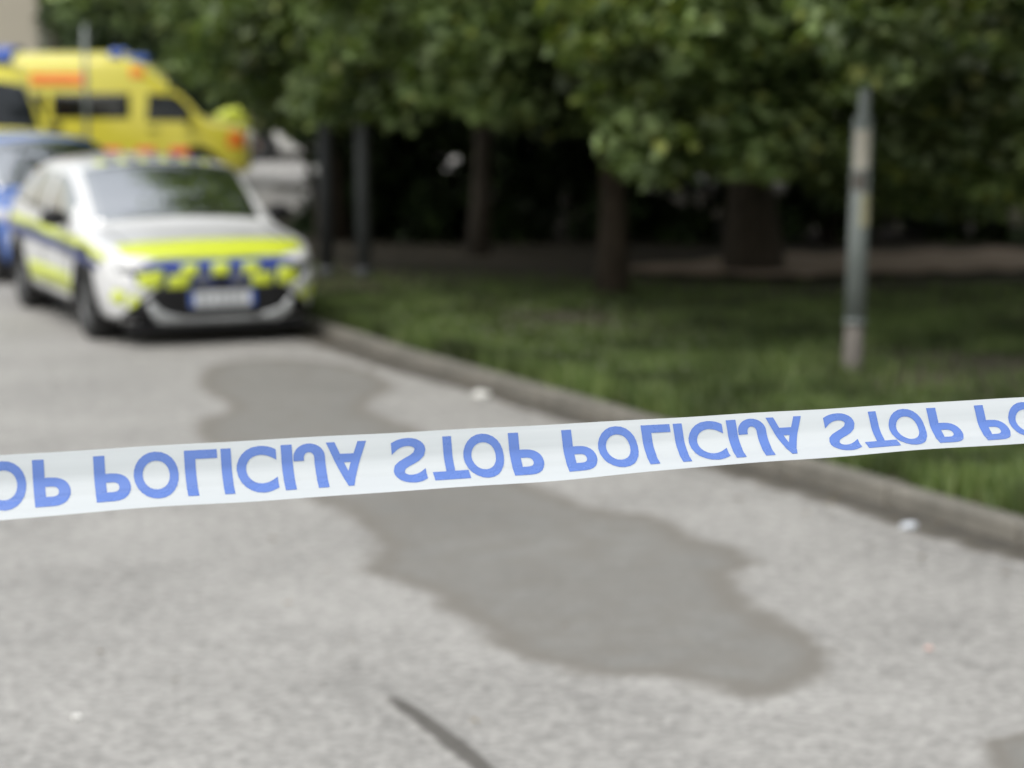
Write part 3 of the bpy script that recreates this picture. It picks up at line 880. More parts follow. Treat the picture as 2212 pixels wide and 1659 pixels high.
class Shell:
    """a car body: sections along x (front is +x), each from sill over shoulder and roof edge to the crown line"""
    NB, NL, NU, NT = 5, 14, 10, 12
    def __init__(s, rows):
        a = np.array(sorted(rows), float)
        s.xs, s.tab = a[:, 0], a[:, 1:]
        s.x0, s.x1 = a[0, 0], a[-1, 0]
    def sec(s, x):
        zr, wr, wm, zm, wb, zb, we, ze, zt = [float(pchip(s.xs, s.tab[:, k], x)) for k in range(9)]
        pts = [(wr * i / s.NB, zr) for i in range(s.NB)]
        for i in range(s.NL):                       # sill to belt, bulging
            t = i / s.NL
            z = zr + (zb - zr) * t
            tm = (zm - zr) / max(1e-6, zb - zr)
            if t < tm: q = t / tm; y = wr + (wm - wr) * (1 - (1 - q) ** 2.4)
            else: q = (t - tm) / (1 - tm); y = wm + (wb - wm) * q ** 1.8
            pts.append((y, z))
        for i in range(s.NU):
            t = i / s.NU
            pts.append((wb + (we - wb) * t + 0.025 * math.sin(math.pi * t), zb + (ze - zb) * t))
        for i in range(s.NT + 1):
            t = i / s.NT
            y = we * (1 - t)
            pts.append((y, zt - (zt - ze) * (1 - t) ** 2.2))
        p = np.array(pts)
        for _ in range(2):
            q = p.copy(); q[1:-1] = 0.25 * p[:-2] + 0.5 * p[1:-1] + 0.25 * p[2:]; p = q
        return p
    def mesh(s, nx=90):
        xs = s.x0 + (s.x1 - s.x0) * (0.5 - 0.5 * np.cos(np.linspace(0, math.pi, nx)))
        xs = 0.5 * xs + 0.5 * np.linspace(s.x0, s.x1, nx)
        V, F = [], []
        for x in xs:
            h = s.sec(x)
            loop = [(x, y, z) for y, z in h] + [(x, -y, z) for y, z in h[::-1][1:-1]]
            V += loop
        m = len(loop)
        for i in range(nx - 1):
            for k in range(m):
                F.append((i * m + k, i * m + (k + 1) % m, (i + 1) * m + (k + 1) % m, (i + 1) * m + k))
        F.append(tuple(reversed(range(m)))); F.append(tuple((nx - 1) * m + k for k in range(m)))
        return V, [tuple(reversed(f)) for f in F]
    def pt(s, x, t, side):
        """t: 0..1 belt to roof edge, 1..2 roof edge to crown line"""
        h = s.sec(x); b = s.NB + s.NL
        k = b + (t * s.NU if t <= 1 else s.NU + (t - 1) * s.NT)
        i = min(int(k), len(h) - 2); q = k - i
        y, z = h[i] * (1 - q) + h[i + 1] * q
        return Vector((x, y * side, z))

def shell_patch(name, sh, fx, t0, t1, n, m, side, off, material, parent):
    """a pane on the shell; fx(t, u) gives x for u in 0..1; side +1, -1 or 0 for a pane across both sides"""
    V, F = [], []
    for i in range(n + 1):
        for j in range(m + 1):
            u, t = i / n, t0 + (t1 - t0) * j / m
            if side: V.append((u, t, side))
            else:
                w = -1 + 2 * j / m                     # across the car
                V.append((u, 2 - (2 - t0) * abs(w), 1 if w >= 0 else -1))
    pts = []
    for u, t, sd in V:
        x = fx(t, u); e = 0.004
        p = sh.pt(x, t, sd)
        a = sh.pt(x + e, t, sd) - sh.pt(x - e, t, sd)
        b = sh.pt(x, min(2, t + .02), sd) - sh.pt(x, max(0, t - .02), sd)
        nn = a.cross(b)
        if nn.length < 1e-9: nn = Vector((0, 0, 1))
        nn.normalize()
        if nn.dot(Vector((0, p.y, p.z - 0.6))) < 0: nn = -nn
        pts.append(p + nn * off)
    for i in range(n):
        for j in range(m):
            a = i * (m + 1) + j
            F.append((a, a + 1, a + m + 2, a + m + 1))
    o = obj_py(name, pts, F, material, parent, True)
    c = sum(pts, Vector()) / len(pts)
    if sum((Vector(o.data.polygons[k].normal).dot(Vector(o.data.polygons[k].center) - Vector((c.x - (0 if side else 0.3), 0, 0.5))) for k in range(len(F)))) < 0:
        o.data.flip_normals()
    sm = o.modifiers.new('thick', 'SOLIDIFY'); sm.thickness = off + 0.004; sm.offset = -1
    return o

def conform(name, bvh, poly, view, off, material, parent, step=0.05):
    """a flat outline laid onto the body: view front/back (y,z), left/right (x,z), top (x,y)"""
    bm = bmesh.new()
    f = bm.faces.new([bm.verts.new((a, b, 0)) for a, b in poly])
    f.normal_update(); bmesh.ops.triangulate(bm, faces=[f])
    for ax in (0, 1):
        lo, hi = min(p[ax] for p in poly), max(p[ax] for p in poly)
        n = int((hi - lo) / step)
        for k in range(1, n + 1):
            co = [0, 0, 0]; no = [0, 0, 0]
            co[ax] = lo + (hi - lo) * k / (n + 1); no[ax] = 1
            bmesh.ops.bisect_plane(bm, geom=bm.verts[:] + bm.edges[:] + bm.faces[:], plane_co=co, plane_no=no)
    d = {'front': Vector((-1, 0, 0)), 'back': Vector((1, 0, 0)), 'left': Vector((0, -1, 0)), 'right': Vector((0, 1, 0)), 'top': Vector((0, 0, -1))}[view]
    for v in bm.verts:
        a, b = v.co.x, v.co.y
        o = {'front': (5, a, b), 'back': (-5, a, b), 'left': (a, 5, b), 'right': (a, -5, b), 'top': (a, b, 5)}[view]
        hit, nrm, _, _ = bvh.ray_cast(Vector(o), d)
        if hit is None:
            p = Vector(o) + d * 3.6
            hit, nrm, _, _ = bvh.find_nearest(p)
        if nrm.dot(d) > 0: nrm = -nrm
        nn = (nrm * 0.5 - d * 0.5).normalized()
        v.co = hit + nn * off
    bm.normal_update()
    tot = sum((fa.normal.dot(d) * fa.calc_area() for fa in bm.faces))
    if tot > 0: bmesh.ops.reverse_faces(bm, faces=bm.faces[:])
    o = obj_bm(name, bm, material, parent, True)
    sm = o.modifiers.new('thick', 'SOLIDIFY'); sm.thickness = off + 0.004; sm.offset = -1
    return o

def wheel(parent, x, y, r, w, side):
    bm = bmesh.new()
    prof = [(r * 0.66, -w / 2), (r * 0.9, -w / 2), (r * 0.98, -w * 0.42), (r, -w * 0.25), (r, w * 0.25), (r * 0.98, w * 0.42), (r * 0.9, w / 2), (r * 0.66, w / 2)]
    add_lathe(bm, prof, 'y', 36, True)
    tyre = obj_bm('wheel', bm, M['rubber'], parent, True)
    tyre.location = (x, y, r)
    bm = bmesh.new()
    add_lathe(bm, [(r * 0.67, -w * 0.4), (r * 0.67, w * 0.42 * 1), (r * 0.62, w * 0.44), (r * 0.58, w * 0.3), (r * 0.58, -w * 0.4)], 'y', 36, True)
    for k in range(5):
        a = 2 * math.pi * k / 5
        for da in (-0.16, 0.16):
            add_box(bm, (math.cos(a + da) * r * 0.36, w * 0.33, math.sin(a + da) * r * 0.36), (r * 0.52, w * 0.10, r * 0.085), Matrix.Rotation(-(a + da * 0.2), 3, 'Y'))
    add_lathe(bm, [(0.001, w * 0.42), (r * 0.13, w * 0.42), (r * 0.15, w * 0.30), (0.001, w * 0.30)], 'y', 20)
    rim = obj_bm('rim', bm, M['alloy'], tyre)
    bm = bmesh.new(); add_lathe(bm, [(0.001, 0.0), (r * 0.6, 0.0)], 'y', 28)
    obj_bm('brake_disc', bm, M['black'], tyre)
    tyre.rotation_euler = (0, rnd.uniform(0, 1), 0 if side > 0 else math.pi)
    return tyre

def cut_arches(o, axles, r, w_in):
    """wheel openings cut through the body"""
    cutters = []
    for x, zc in axles:
        for s in (1, -1):
            bm = bmesh.new()
            bmesh.ops.create_cone(bm, cap_ends=True, segments=40, radius1=r, radius2=r, depth=0.8, matrix=Matrix.Translation((x, s * (w_in + 0.4), zc)) @ Matrix.Rotation(R(90), 4, 'X'))
            c = obj_bm('cutter', bm, None)
            cutters.append(c)
            md = o.modifiers.new('arch', 'BOOLEAN'); md.operation = 'DIFFERENCE'; md.object = c; md.solver = 'EXACT'
    bpy.context.view_layer.update()
    dg = bpy.context.evaluated_depsgraph_get()
    par = o.parent
    me = bpy.data.meshes.new_from_object(o.evaluated_get(dg))
    o.modifiers.clear()
    o.data = me
    for c in cutters: bpy.data.objects.remove(c, do_unlink=True)

def arch_parts(parent, axles, r, w_in, w_out):
    for x, zc in axles:
        for s in (1, -1):
            bm = bmesh.new()
            n = 24; ring = []
            for k in range(n + 1):
                a = math.pi * (-0.10 + 1.20 * k / n)
                c, sn = math.cos(a), math.sin(a)
                ring.append([bm.verts.new((x + c * rr, s * yy, zc + sn * rr)) for rr, yy in ((r - .004, w_in), (r - .004, w_out), (r + .035, w_out + 0.004), (r + .05, w_out - 0.03))])
            for k in range(n):
                for j in range(3):
                    bm.faces.new((ring[k][j], ring[k][j + 1], ring[k + 1][j + 1], ring[k + 1][j]))
            o = obj_bm('wheel_arch', bm, M['black'], parent, True)
            bm = bmesh.new()
            bmesh.ops.create_cone(bm, cap_ends=True, segments=32, radius1=r - .006, radius2=r - .006, depth=0.02, matrix=Matrix.Translation((x, s * w_in, zc)) @ Matrix.Rotation(R(90), 4, 'X'))
            obj_bm('arch_liner', bm, M['black'], parent)

def place_vehicle(root, x, y, heading, axles):
    """heading: direction of the nose in the plane; the car leans with the road"""
    hd = Vector((math.cos(heading), math.sin(heading), 0))
    zf, zr = slope(y + hd.y * axles[0]), slope(y + hd.y * axles[1])
    pit = math.atan2(zf - zr, axles[0] - axles[1])
    lat = Vector((-hd.y, hd.x, 0))
    rol = math.atan2(slope(y + lat.y * 0.8) - slope(y - lat.y * 0.8), 1.6)
    zc = zr + (zf - zr) * (0 - axles[1]) / (axles[0] - axles[1])
    root.location = (x, y, zc)
    root.rotation_euler = (Matrix.Rotation(heading, 3, 'Z') @ Matrix.Rotation(-pit, 3, 'Y') @ Matrix.Rotation(rol, 3, 'X')).to_euler()

CROSS = [  # x, zrock, wrock, wmax, zmid, wbelt, zbelt, wedge, zedge, ztop
 (2.18, .26, .50, .58, .46, .56, .64, .42, .69, .70), (2.15, .22, .58, .67, .48, .64, .73, .50, .785, .80), (2.08, .19, .68, .77, .50, .73, .81, .56, .865, .885),
 (1.98, .18, .76, .84, .53, .79, .87, .60, .92, .945), (1.75, .18, .81, .89, .57, .84, .92, .66, .955, .985), (1.40, .18, .83, .91, .60, .865, .955, .71, .99, 1.02),
 (1.12, .18, .84, .915, .60, .875, .975, .75, 1.005, 1.04), (1.02, .18, .84, .912, .60, .878, .98, .76, 1.03, 1.07), (0.68, .18, .84, .905, .60, .88, .99, .745, 1.235, 1.30),
 (0.38, .18, .84, .90, .60, .88, .995, .725, 1.405, 1.475), (0.18, .18, .84, .90, .60, .88, 1.0, .71, 1.475, 1.545), (-0.2, .18, .84, .90, .60, .88, 1.01, .695, 1.505, 1.575),
 (-0.9, .18, .84, .91, .62, .88, 1.04, .675, 1.50, 1.575), (-1.4, .19, .83, .92, .66, .885, 1.07, .655, 1.46, 1.535), (-1.80, .22, .80, .90, .70, .86, 1.08, .64, 1.36, 1.43),
 (-2.02, .28, .76, .86, .70, .80, 1.03, .64, 1.12, 1.16), (-2.12, .32, .70, .80, .66, .74, .95, .60, 1.0, 1.02), (-2.18, .36, .60, .70, .62, .64, .84, .50, .88, .90)]

def lower(z):
    t = min(1.0, max(0.0, (z - 0.45) / 0.42))
    return z - 0.135 * t * t * (3 - 2 * t)
CROSS = [(r[0], r[1], r[2], r[3], lower(r[4]), r[5], lower(r[6]), r[7], lower(r[8]), lower(r[9])) for r in CROSS]

def car(name, rows, body, L, axles, wr, tyre_w, half_w, belt=None):
    root = empty(name)
    sh = Shell(rows)
    V, F = sh.mesh()
    bvh = BVHTree.FromPolygons([Vector(v) for v in V], F)
    b = obj_py('body', V, F, body, root, True)
    w_in = half_w - tyre_w - 0.07
    cut_arches(b, [(a, wr) for a in axles], wr + 0.055, w_in)
    b.data.polygons.foreach_set('use_smooth', [True] * len(b.data.polygons))
    arch_parts(b, [(a, wr) for a in axles], wr + 0.055, w_in + 0.01, half_w - 0.005)
    for a in axles:
        for s in (1, -1):
            wheel(root, a, s * (half_w - tyre_w / 2 - 0.02), wr, tyre_w, s)
    return root, sh, bvh, b

def mirror(parent, x, y, z, s, body):
    bm = bmesh.new()
    bmesh.ops.create_uvsphere(bm, u_segments=16, v_segments=10, radius=1.0, matrix=Matrix.Translation((x, s * (y + 0.14), z)) @ Matrix.Diagonal((0.085, 0.12, 0.075, 1)))
    m = obj_bm('wing_mirror', bm, body, parent, True)
    bm = bmesh.new(); add_tube(bm, [(x + 0.01, s * (y - 0.06), z - 0.05), (x, s * (y + 0.08), z - 0.02)], [0.025, 0.02], 8); obj_bm('mirror_arm', bm, M['black'], m)
    bm = bmesh.new(); add_box(bm, (x - 0.078, s * (y + 0.14), z), (0.012, 0.17, 0.10)); bevel(obj_bm('mirror_glass', bm, M['glass'], m), 0.02)

def glazing(root, sh, ws, rear, sides, wsw=1.07, rw=1.1):
    """ws: (x at cowl, x at roof); rear likewise; sides: list of (x front, x rear)"""
    shell_patch('windscreen', sh, lambda t, u: ws[0] + (ws[1] - ws[0]) * u, wsw, 2, 14, 20, 0, 0.006, M['glass'], root)
    if rear: shell_patch('rear_window', sh, lambda t, u: rear[0] + (rear[1] - rear[0]) * u, rw, 2, 10, 16, 0, 0.006, M['glass'], root)
    for s in (1, -1):
        for xf, xr, t0, t1 in sides:
            shell_patch('side_window', sh, lambda t, u: xf + (xr - xf) * u, t0, t1, 16, 6, s, 0.006, M['glass'], root)

def lettered_plate(root, x, z, wdt=0.54, hgt=0.125, tilt=0.0):
    bm = bmesh.new(); add_box(bm, (x, 0, z), (0.02, wdt + 0.03, hgt + 0.03)); p = obj_bm('number_plate', bm, M['black'], root)
    bm = bmesh.new(); add_box(bm, (x + 0.011, 0, z), (0.006, wdt, hgt)); obj_bm('plate_field', bm, M['plate'], p)
    for s in (-1, 1):
        bm = bmesh.new(); add_box(bm, (x + 0.0155, s * (wdt / 2 - 0.02), z), (0.004, 0.038, hgt - 0.004)); obj_bm('plate_band', bm, M['eu_blue'], p)
    for k, yy in enumerate((-0.17, -0.12, -0.03, 0.03, 0.09, 0.15)):
        bm = bmesh.new(); add_box(bm, (x + 0.0155, yy, z), (0.004, 0.02, 0.07)); obj_bm('plate_mark', bm, M['ink'], p)

def rect(a0, a1, b0, b1): return [(a0, b0), (a1, b0), (a1, b1), (a0, b1)]

# -- the white police car
AX = (1.27, -1.37)
root, sh, bvh, body = car('police_car', CROSS, M['white'], 4.36, AX, 0.335, 0.22, 0.905)
tag(root, 'white police car with fluorescent yellow and navy checks parked at the kerb', 'car')
glazing(root, sh, (0.98, 0.27), (-2.03, -1.72), [(0.72, -0.20, 0.12, 0.86), (-0.28, -1.15, 0.12, 0.86), (-1.23, -1.62, 0.16, 0.80)])
mirror(root, 0.62, 0.84, 0.95, 1, M['black']); mirror(root, 0.62, 0.84, 0.95, -1, M['black'])
# bonnet band and checks on the nose
conform('bonnet_stripe', bvh, [(2.02, -.74), (2.115, -.52), (2.145, 0), (2.115, .52), (2.02, .74), (1.80, .76), (1.86, .4), (1.88, 0), (1.86, -.4), (1.80, -.76)], 'top', 0.004, M['hivis'], root)
conform('nose_band', bvh, [(-.66, .475), (.66, .475), (.73, .64), (.5, .695), (0, .70), (-.5, .695), (-.73, .64)], 'front', 0.0035, M['navy'], root)
conform('blue_stripe', bvh, [(-.66, .645), (-.3, .678), (.3, .678), (.66, .645), (.66, .622), (.3, .650), (-.3, .650), (-.66, .622)], 'front', 0.008, M['royal'], root)
for yy, zz, w, h, mt in [(-.25, .615, .15, .085, 'hivis'), (0, .612, .16, .095, 'hivis'), (.25, .615, .15, .085, 'hivis'), (-.57, .55, .21, .14, 'hivis'), (-.34, .525, .19, .10, 'hivis'),
                         (.34, .525, .19, .10, 'hivis'), (.56, .55, .19, .14, 'hivis')]:
    conform('check', bvh, [(yy - w / 2, zz - h / 2), (yy + w / 2 - .02, zz - h / 2), (yy + w / 2, zz + h / 2), (yy - w / 2 + .02, zz + h / 2)], 'front', 0.010, M[mt], root)
for s in (-1, 1):
    conform('check', bvh, [(s * .76, .34), (s * .84, .38), (s * .82, .47), (s * .74, .44)], 'front', 0.006, M['hivis'], root)
    conform('check', bvh, [(s * .66, .31), (s * .73, .32), (s * .71, .43), (s * .65, .41)], 'front', 0.006, M['hivis'], root)
    hl = conform('headlight', bvh, [(s * .54, .605), (s * .66, .60), (s * .79, .605), (s * .81, .64), (s * .70, .655), (s * .56, .635)], 'front', 0.012, M['lamp_glass'], root, 0.03)
    conform('daytime_lamp', bvh, [(s * .58, .622), (s * .79, .622), (s * .79, .632), (s * .58, .632)], 'front', 0.018, M['lamp_white'], hl, 0.03)
    conform('light_blade', bvh, [(s * .80, .59), (s * .83, .54), (s * .70, .455), (s * .60, .45), (s * .62, .49), (s * .72, .54)], 'front', 0.014, M['white'], root, 0.03)
    conform('fog_lamp', bvh, [(s * .15 - .05, .505), (s * .15 + .05, .505), (s * .15 + .05, .56), (s * .15 - .05, .56)], 'front', 0.008, M['ink'], root, 0.03)
gr = conform('grille', bvh, [(-.52, .475), (.52, .475), (.66, .37), (.80, .24), (.85, .13), (-.85, .13), (-.80, .24), (-.66, .37)], 'front', 0.012, M['black'], root)
for k in range(5):
    zz = .44 - k * .05
    conform('grille_bar', bvh, [(-.50, zz), (.50, zz), (.50, zz + .012), (-.50, zz + .012)], 'front', 0.020, M['black'], gr, 0.08)
conform('badge', bvh, [(.055 * math.cos(a), .53 + .034 * math.sin(a)) for a in np.linspace(0, 2 * math.pi, 16, endpoint=False)], 'front', 0.016, M['black'], root, 0.03)
conform('skid_trim', bvh, [(-.56, .375), (-.50, .31), (-.42, .265), (-.3, .245), (.3, .245), (.42, .265), (.50, .31), (.56, .375), (.60, .36), (.56, .26), (.47, .185), (.36, .15), (-.36, .15), (-.47, .185), (-.56, .26), (-.60, .36)], 'front', 0.03, M['silver'], root)
lettered_plate(root, 2.205, .385)
bm = bmesh.new(); add_box(bm, (2.0, 0, .155), (0.3, 1.45, 0.05)); bevel(obj_bm('front_lip', bm, M['black'], root), 0.02)
bm = bmesh.new(); add_box(bm, (-0.02, 0, .20), (4.0, 1.5, 0.06)); bevel(obj_bm('underbody', bm, M['black'], root), 0.02)
for s, vw in ((-1, 'right'), (1, 'left')):
    conform('side_stripe', bvh, [(1.85, .67), (1.2, .735), (-.4, .775), (-1.9, .80), (-1.9, .875), (-.4, .85), (1.2, .81), (1.85, .73)], vw, 0.004, M['hivis'], root, 0.12)
    conform('side_band', bvh, [(1.75, .60), (1.0, .64), (-.4, .67), (-1.9, .70), (-1.9, .79), (-.4, .765), (1.0, .725), (1.75, .655)], vw, 0.004, M['navy'], root, 0.12)
    conform('door_stripe', bvh, [(.80, .33), (-.88, .33), (-.88, .50), (.80, .50)], vw, 0.004, M['hivis'], root, 0.12)
    conform('sill_trim', bvh, [(.86, .19), (-.95, .19), (-.95, .265), (.86, .265)], vw, 0.012, M['black'], root, 0.12)
    for xx in (0.18, -0.72):
        conform('door_handle', bvh, rect(xx - .09, xx + .09, .60, .622), vw, 0.02, M['white'], root, 0.06)
    conform('tail_lamp', bvh, [(-1.80, .76), (-2.05, .74), (-2.08, .83), (-1.85, .87)], vw, 0.008, M['tail'], root, 0.05)
for vw in ('right', 'left'):
    for xx, lean in ((.74, .02), (-.26, 0), (-1.0, -.06)):
        conform('door_seam', bvh, [(xx, .27), (xx + .009, .27), (xx + .009 + lean, .82), (xx + lean, .82)], vw, 0.0055, M['black'], root, 0.08)
for s in (-1, 1):
    conform('bonnet_seam', bvh, [(1.10, s * .70), (1.9, s * .66), (1.9, s * .668), (1.10, s * .708)], 'top', 0.0055, M['black'], root, 0.08)
for k in range(6):
    yy = -.46 + k * .185
    conform('roof_check', bvh, rect(.06, .21, yy - .046, yy + .046), 'top', 0.005, M['hivis'] if k != 9 else M['navy'], root, 0.06)
    if k < 5: conform('roof_check', bvh, rect(.06, .21, yy + .046, yy + .139), 'top', 0.005, M['navy'], root, 0.06)
for s in (-1, 1):
    bm = bmesh.new(); add_tube(bm, [(0.97, s * .05, .965), (0.90, s * .45, .99)], [0.012, 0.008], 6); obj_bm('wiper', bm, M['black'], root)
# place it by its front wheel on the viewer's left and the direction of the kerb
FW = on_ground(192, 731)
RW = on_ground(52, 682)
hdg = math.atan2(-KDIR.y, -KDIR.x) + R(1.5)
hv = Vector((math.cos(hdg), math.sin(hdg), 0)); rt = Vector((hv.y, -hv.x, 0))
ctr = FW - hv * AX[0] - rt * 0.86
place_vehicle(root, ctr.x, ctr.y, hdg, AX)

# -- the blue car behind it
HATCH = [(x, zr, wr, wm, zm, wb, zb * 1.02, we, ze * 1.03, zt * 1.035) for x, zr, wr, wm, zm, wb, zb, we, ze, zt in CROSS]
root, sh, bvh, body = car('police_car', HATCH, M['blue'], 4.36, AX, 0.32, 0.21, 0.905)
tag(root, 'blue police car with pale stripe behind the white one', 'car')
glazing(root, sh, (0.98, 0.27), (-2.03, -1.72), [(0.72, -0.20, 0.12, 0.86), (-0.28, -1.15, 0.12, 0.86), (-1.23, -1.62, 0.16, 0.80)])
mirror(root, 0.62, 0.84, 0.95, 1, M['blue']); mirror(root, 0.62, 0.84, 0.95, -1, M['blue'])
conform('bonnet_stripe', bvh, [(1.98, -.70), (2.10, -.4), (2.12, 0), (2.10, .4), (1.98, .70), (1.84, .72), (1.94, 0), (1.84, -.72)], 'top', 0.004, M['white'], root)
gr = conform('grille', bvh, [(-.45, .52), (.45, .52), (.55, .36), (.60, .20), (-.60, .20), (-.55, .36)], 'front', 0.012, M['black'], root)
for k in range(5):
    zz = .50 - k * .06
    conform('grille_bar', bvh, rect(-.42, .42, zz, zz + .012), 'front', 0.020, M['silver'], gr, 0.08)
for s in (-1, 1):
    hl = conform('headlight', bvh, [(s * .46, .55), (s * .70, .55), (s * .80, .61), (s * .78, .64), (s * .50, .61)], 'front', 0.012, M['lamp_glass'], root, 0.03)
    conform('daytime_lamp', bvh, [(s * .50, .57), (s * .70, .57), (s * .70, .582), (s * .50, .582)], 'front', 0.018, M['lamp_white'], hl, 0.03)
    conform('side_stripe', bvh, [(1.8, .66), (-1.9, .72), (-1.9, .86), (1.8, .78)], 'right' if s < 0 else 'left', 0.004, M['white'], root, 0.12)
    for xx in (0.18, -0.72):
        conform('door_handle', bvh, rect(xx - .09, xx + .09, .665, .69), 'right' if s < 0 else 'left', 0.02, M['blue'], root, 0.06)
lettered_plate(root, 2.205, .42)
bm = bmesh.new(); add_box(bm, (-0.02, 0, .20), (4.0, 1.5, 0.06)); bevel(obj_bm('underbody', bm, M['black'], root), 0.02)
place_vehicle(root, -5.30, 23.7, hdg + R(6), AX)

# -- the ambulances
VAN = [(2.45, .30, .58, .70, .50, .68, .80, .5, .87, .89), (2.41, .26, .68, .80, .52, .77, .92, .6, .99, 1.01), (2.30, .24, .78, .88, .56, .84, 1.00, .68, 1.07, 1.10), (2.0, .22, .84, .93, .6, .89, 1.07, .74, 1.14, 1.18),
       (1.75, .22, .86, .95, .62, .91, 1.10, .78, 1.17, 1.23), (1.6, .22, .87, .95, .62, .92, 1.11, .79, 1.26, 1.33), (1.3, .22, .87, .95, .62, .93, 1.12, .77, 1.58, 1.66), (1.0, .22, .87, .95, .62, .93, 1.12, .75, 1.83, 1.92),
       (0.85, .22, .87, .95, .62, .93, 1.12, .75, 1.93, 2.04), (0.5, .22, .87, .95, .62, .93, 1.12, .75, 2.17, 2.32), (0.2, .22, .87, .95, .62, .93, 1.12, .76, 2.27, 2.42), (-0.3, .22, .87, .95, .62, .93, 1.12, .77, 2.32, 2.46),
       (-2.0, .24, .87, .95, .64, .93, 1.12, .77, 2.32, 2.46), (-2.3, .28, .86, .94, .66, .92, 1.12, .76, 2.28, 2.42), (-2.42, .32, .84, .92, .66, .90, 1.12, .74, 2.18, 2.30), (-2.45, .36, .80, .88, .66, .86, 1.12, .70, 2.05, 2.12)]
VAX = (1.5, -1.5)
def ambulance(label, x, y, heading):
    root, sh, bvh, body = car('ambulance', VAN, M['yellow'], 4.9, VAX, 0.345, 0.23, 0.945)
    tag(root, label, 'ambulance', None)
    shell_patch('windscreen', sh, lambda t, u: 1.68 + (0.93 - 1.68) * u, 1.08, 2, 14, 20, 0, 0.006, M['van_glass'], root)
    for s, vw in ((-1, 'right'), (1, 'left')):
        # door window: its front edge follows the pillar
        conform('door_window', bvh, [(1.42, 1.20), (1.36, 1.42), (1.12, 1.66), (.62, 1.70), (.58, 1.20)], vw, 0.008, M['van_glass'], root, 0.08)
        conform('side_window', bvh, rect(-1.12, .28, 1.25, 1.70), vw, 0.008, M['van_glass'], root, 0.08)
        conform('side_window', bvh, rect(-2.15, -1.25, 1.25, 1.70), vw, 0.008, M['van_glass'], root, 0.08)
        for k in range(5):
            conform('red_block', bvh, rect(1.0 - k * .62, 1.36 - k * .62, .52, .72), vw, 0.006, M['red'], root, 0.1)
        conform('orange_panel', bvh, [(-1.5, 1.84), (-.5, 1.84), (-.5, 2.06), (-1.5, 2.06)], vw, 0.006, M['orange'], root, 0.08)
        conform('orange_panel', bvh, [(.30, 1.98), (.58, 1.98), (.52, 2.14), (.30, 2.18)], vw, 0.006, M['orange'], root, 0.08)
        conform('headlight', bvh, [(s * .50, .80), (s * .78, .74), (s * .80, .90), (s * .58, .93)], 'front', 0.012, M['lamp_white'], root, 0.05)
        conform('corner_marker', bvh, [(2.05, .72), (2.36, .70), (2.34, .98), (2.08, 1.02)], vw, 0.010, M['orange'], root, 0.05)
        conform('door_handle', bvh, rect(.62, .80, 1.02, 1.06), vw, 0.03, M['black'], root, 0.06)
        conform('sill_trim', bvh, rect(-1.05, 1.05, .24, .34), vw, 0.012, M['black'], root, 0.15)
        conform('tail_lamp', bvh, [(s * .72, .85), (s * .84, .85), (s * .82, 1.35), (s * .72, 1.35)], 'back', 0.01, M['tail'], root, 0.06)
        mirror(root, 1.32, .92, 1.26, s, M['black'])
    gr = conform('grille', bvh, [(-.5, .68), (.5, .68), (.56, .80), (.5, .86), (-.5, .86), (-.56, .80)], 'front', 0.012, M['black'], root)
    conform('lower_grille', bvh, [(-.55, .36), (.55, .36), (.6, .54), (-.6, .54)], 'front', 0.012, M['black'], root)
    conform('rear_window', bvh, rect(-.62, .62, 1.25, 1.75), 'back', 0.008, M['van_glass'], root, 0.08)
    lettered_plate(root, 2.47, .61)
    bm = bmesh.new(); add_box(bm, (-0.02, 0, .26), (4.3, 1.6, 0.06)); bevel(obj_bm('underbody', bm, M['black'], root), 0.02)
    # light bars moulded into the high roof
    for xx, zz, ww in ((0.40, 2.31, 1.15), (-2.0, 2.46, 1.0)):
        bm = bmesh.new(); add_box(bm, (xx, 0, zz), (0.42, ww, 0.16)); hb = obj_bm('light_bar', bm, M['beacon'], root); bevel(hb, 0.05, 3)
    for s in (-1, 1):
        bm = bmesh.new(); bmesh.ops.create_uvsphere(bm, u_segments=16, v_segments=10, radius=1, matrix=Matrix.Translation((0.02, s * .6, 2.39)) @ Matrix.Diagonal((.13, .13, .12, 1)))
        obj_bm('beacon', bm, M['beacon'], root, True)
    place_vehicle(root, x, y, heading, VAX)
    return root
nose = at(538, 330, 40.0)
ambulance('yellow ambulance seen side on, its long flank crossing the side street', nose.x - 2.43, 40.2, R(4))
edge = at(104, 250, 35.0)
ambulance('yellow ambulance facing down the road with dark windscreen behind the blue car', -8.75, 34.7, hdg + R(2))

# -- a pale car at the far kerb
root, sh, bvh, body = car('parked_car', CROSS, M['grey_paint'], 4.36, AX, 0.335, 0.22, 0.905)
tag(root, 'pale car parked across the side street beyond the ambulance nose', 'car')
glazing(root, sh, (0.98, 0.27), (-2.03, -1.72), [(0.72, -0.20, 0.12, 0.86), (-0.28, -1.15, 0.12, 0.86), (-1.23, -1.62, 0.16, 0.80)])
for s in (-1, 1):
    mirror(root, 0.62, 0.84, 0.95, s, M['grey_paint'])
    conform('headlight', bvh, [(s * .46, .60), (s * .70, .60), (s * .80, .68), (s * .78, .72), (s * .50, .68)], 'front', 0.012, M['lamp_white'], root, 0.03)
conform('grille', bvh, [(-.5, .55), (.5, .55), (.6, .25), (-.6, .25)], 'front', 0.012, M['black'], root)
lettered_plate(root, 2.205, .42)
pk = at(575, 330, 50.0)
place_vehicle(root, pk.x + 1.2, 50.0, R(183), AX)

# ------------------------------------------------------------------ person by the ambulance
M['skin'] = plain('skin', (0.45, 0.28, 0.22), 0.6)
M['hair'] = plain('dark_hair', (0.05, 0.035, 0.025), 0.7)
M['trousers'] = plain('navy_trousers', (0.025, 0.03, 0.06), 0.8)
M['reflect'] = plain('reflective_tape', (0.6, 0.62, 0.62), 0.35)

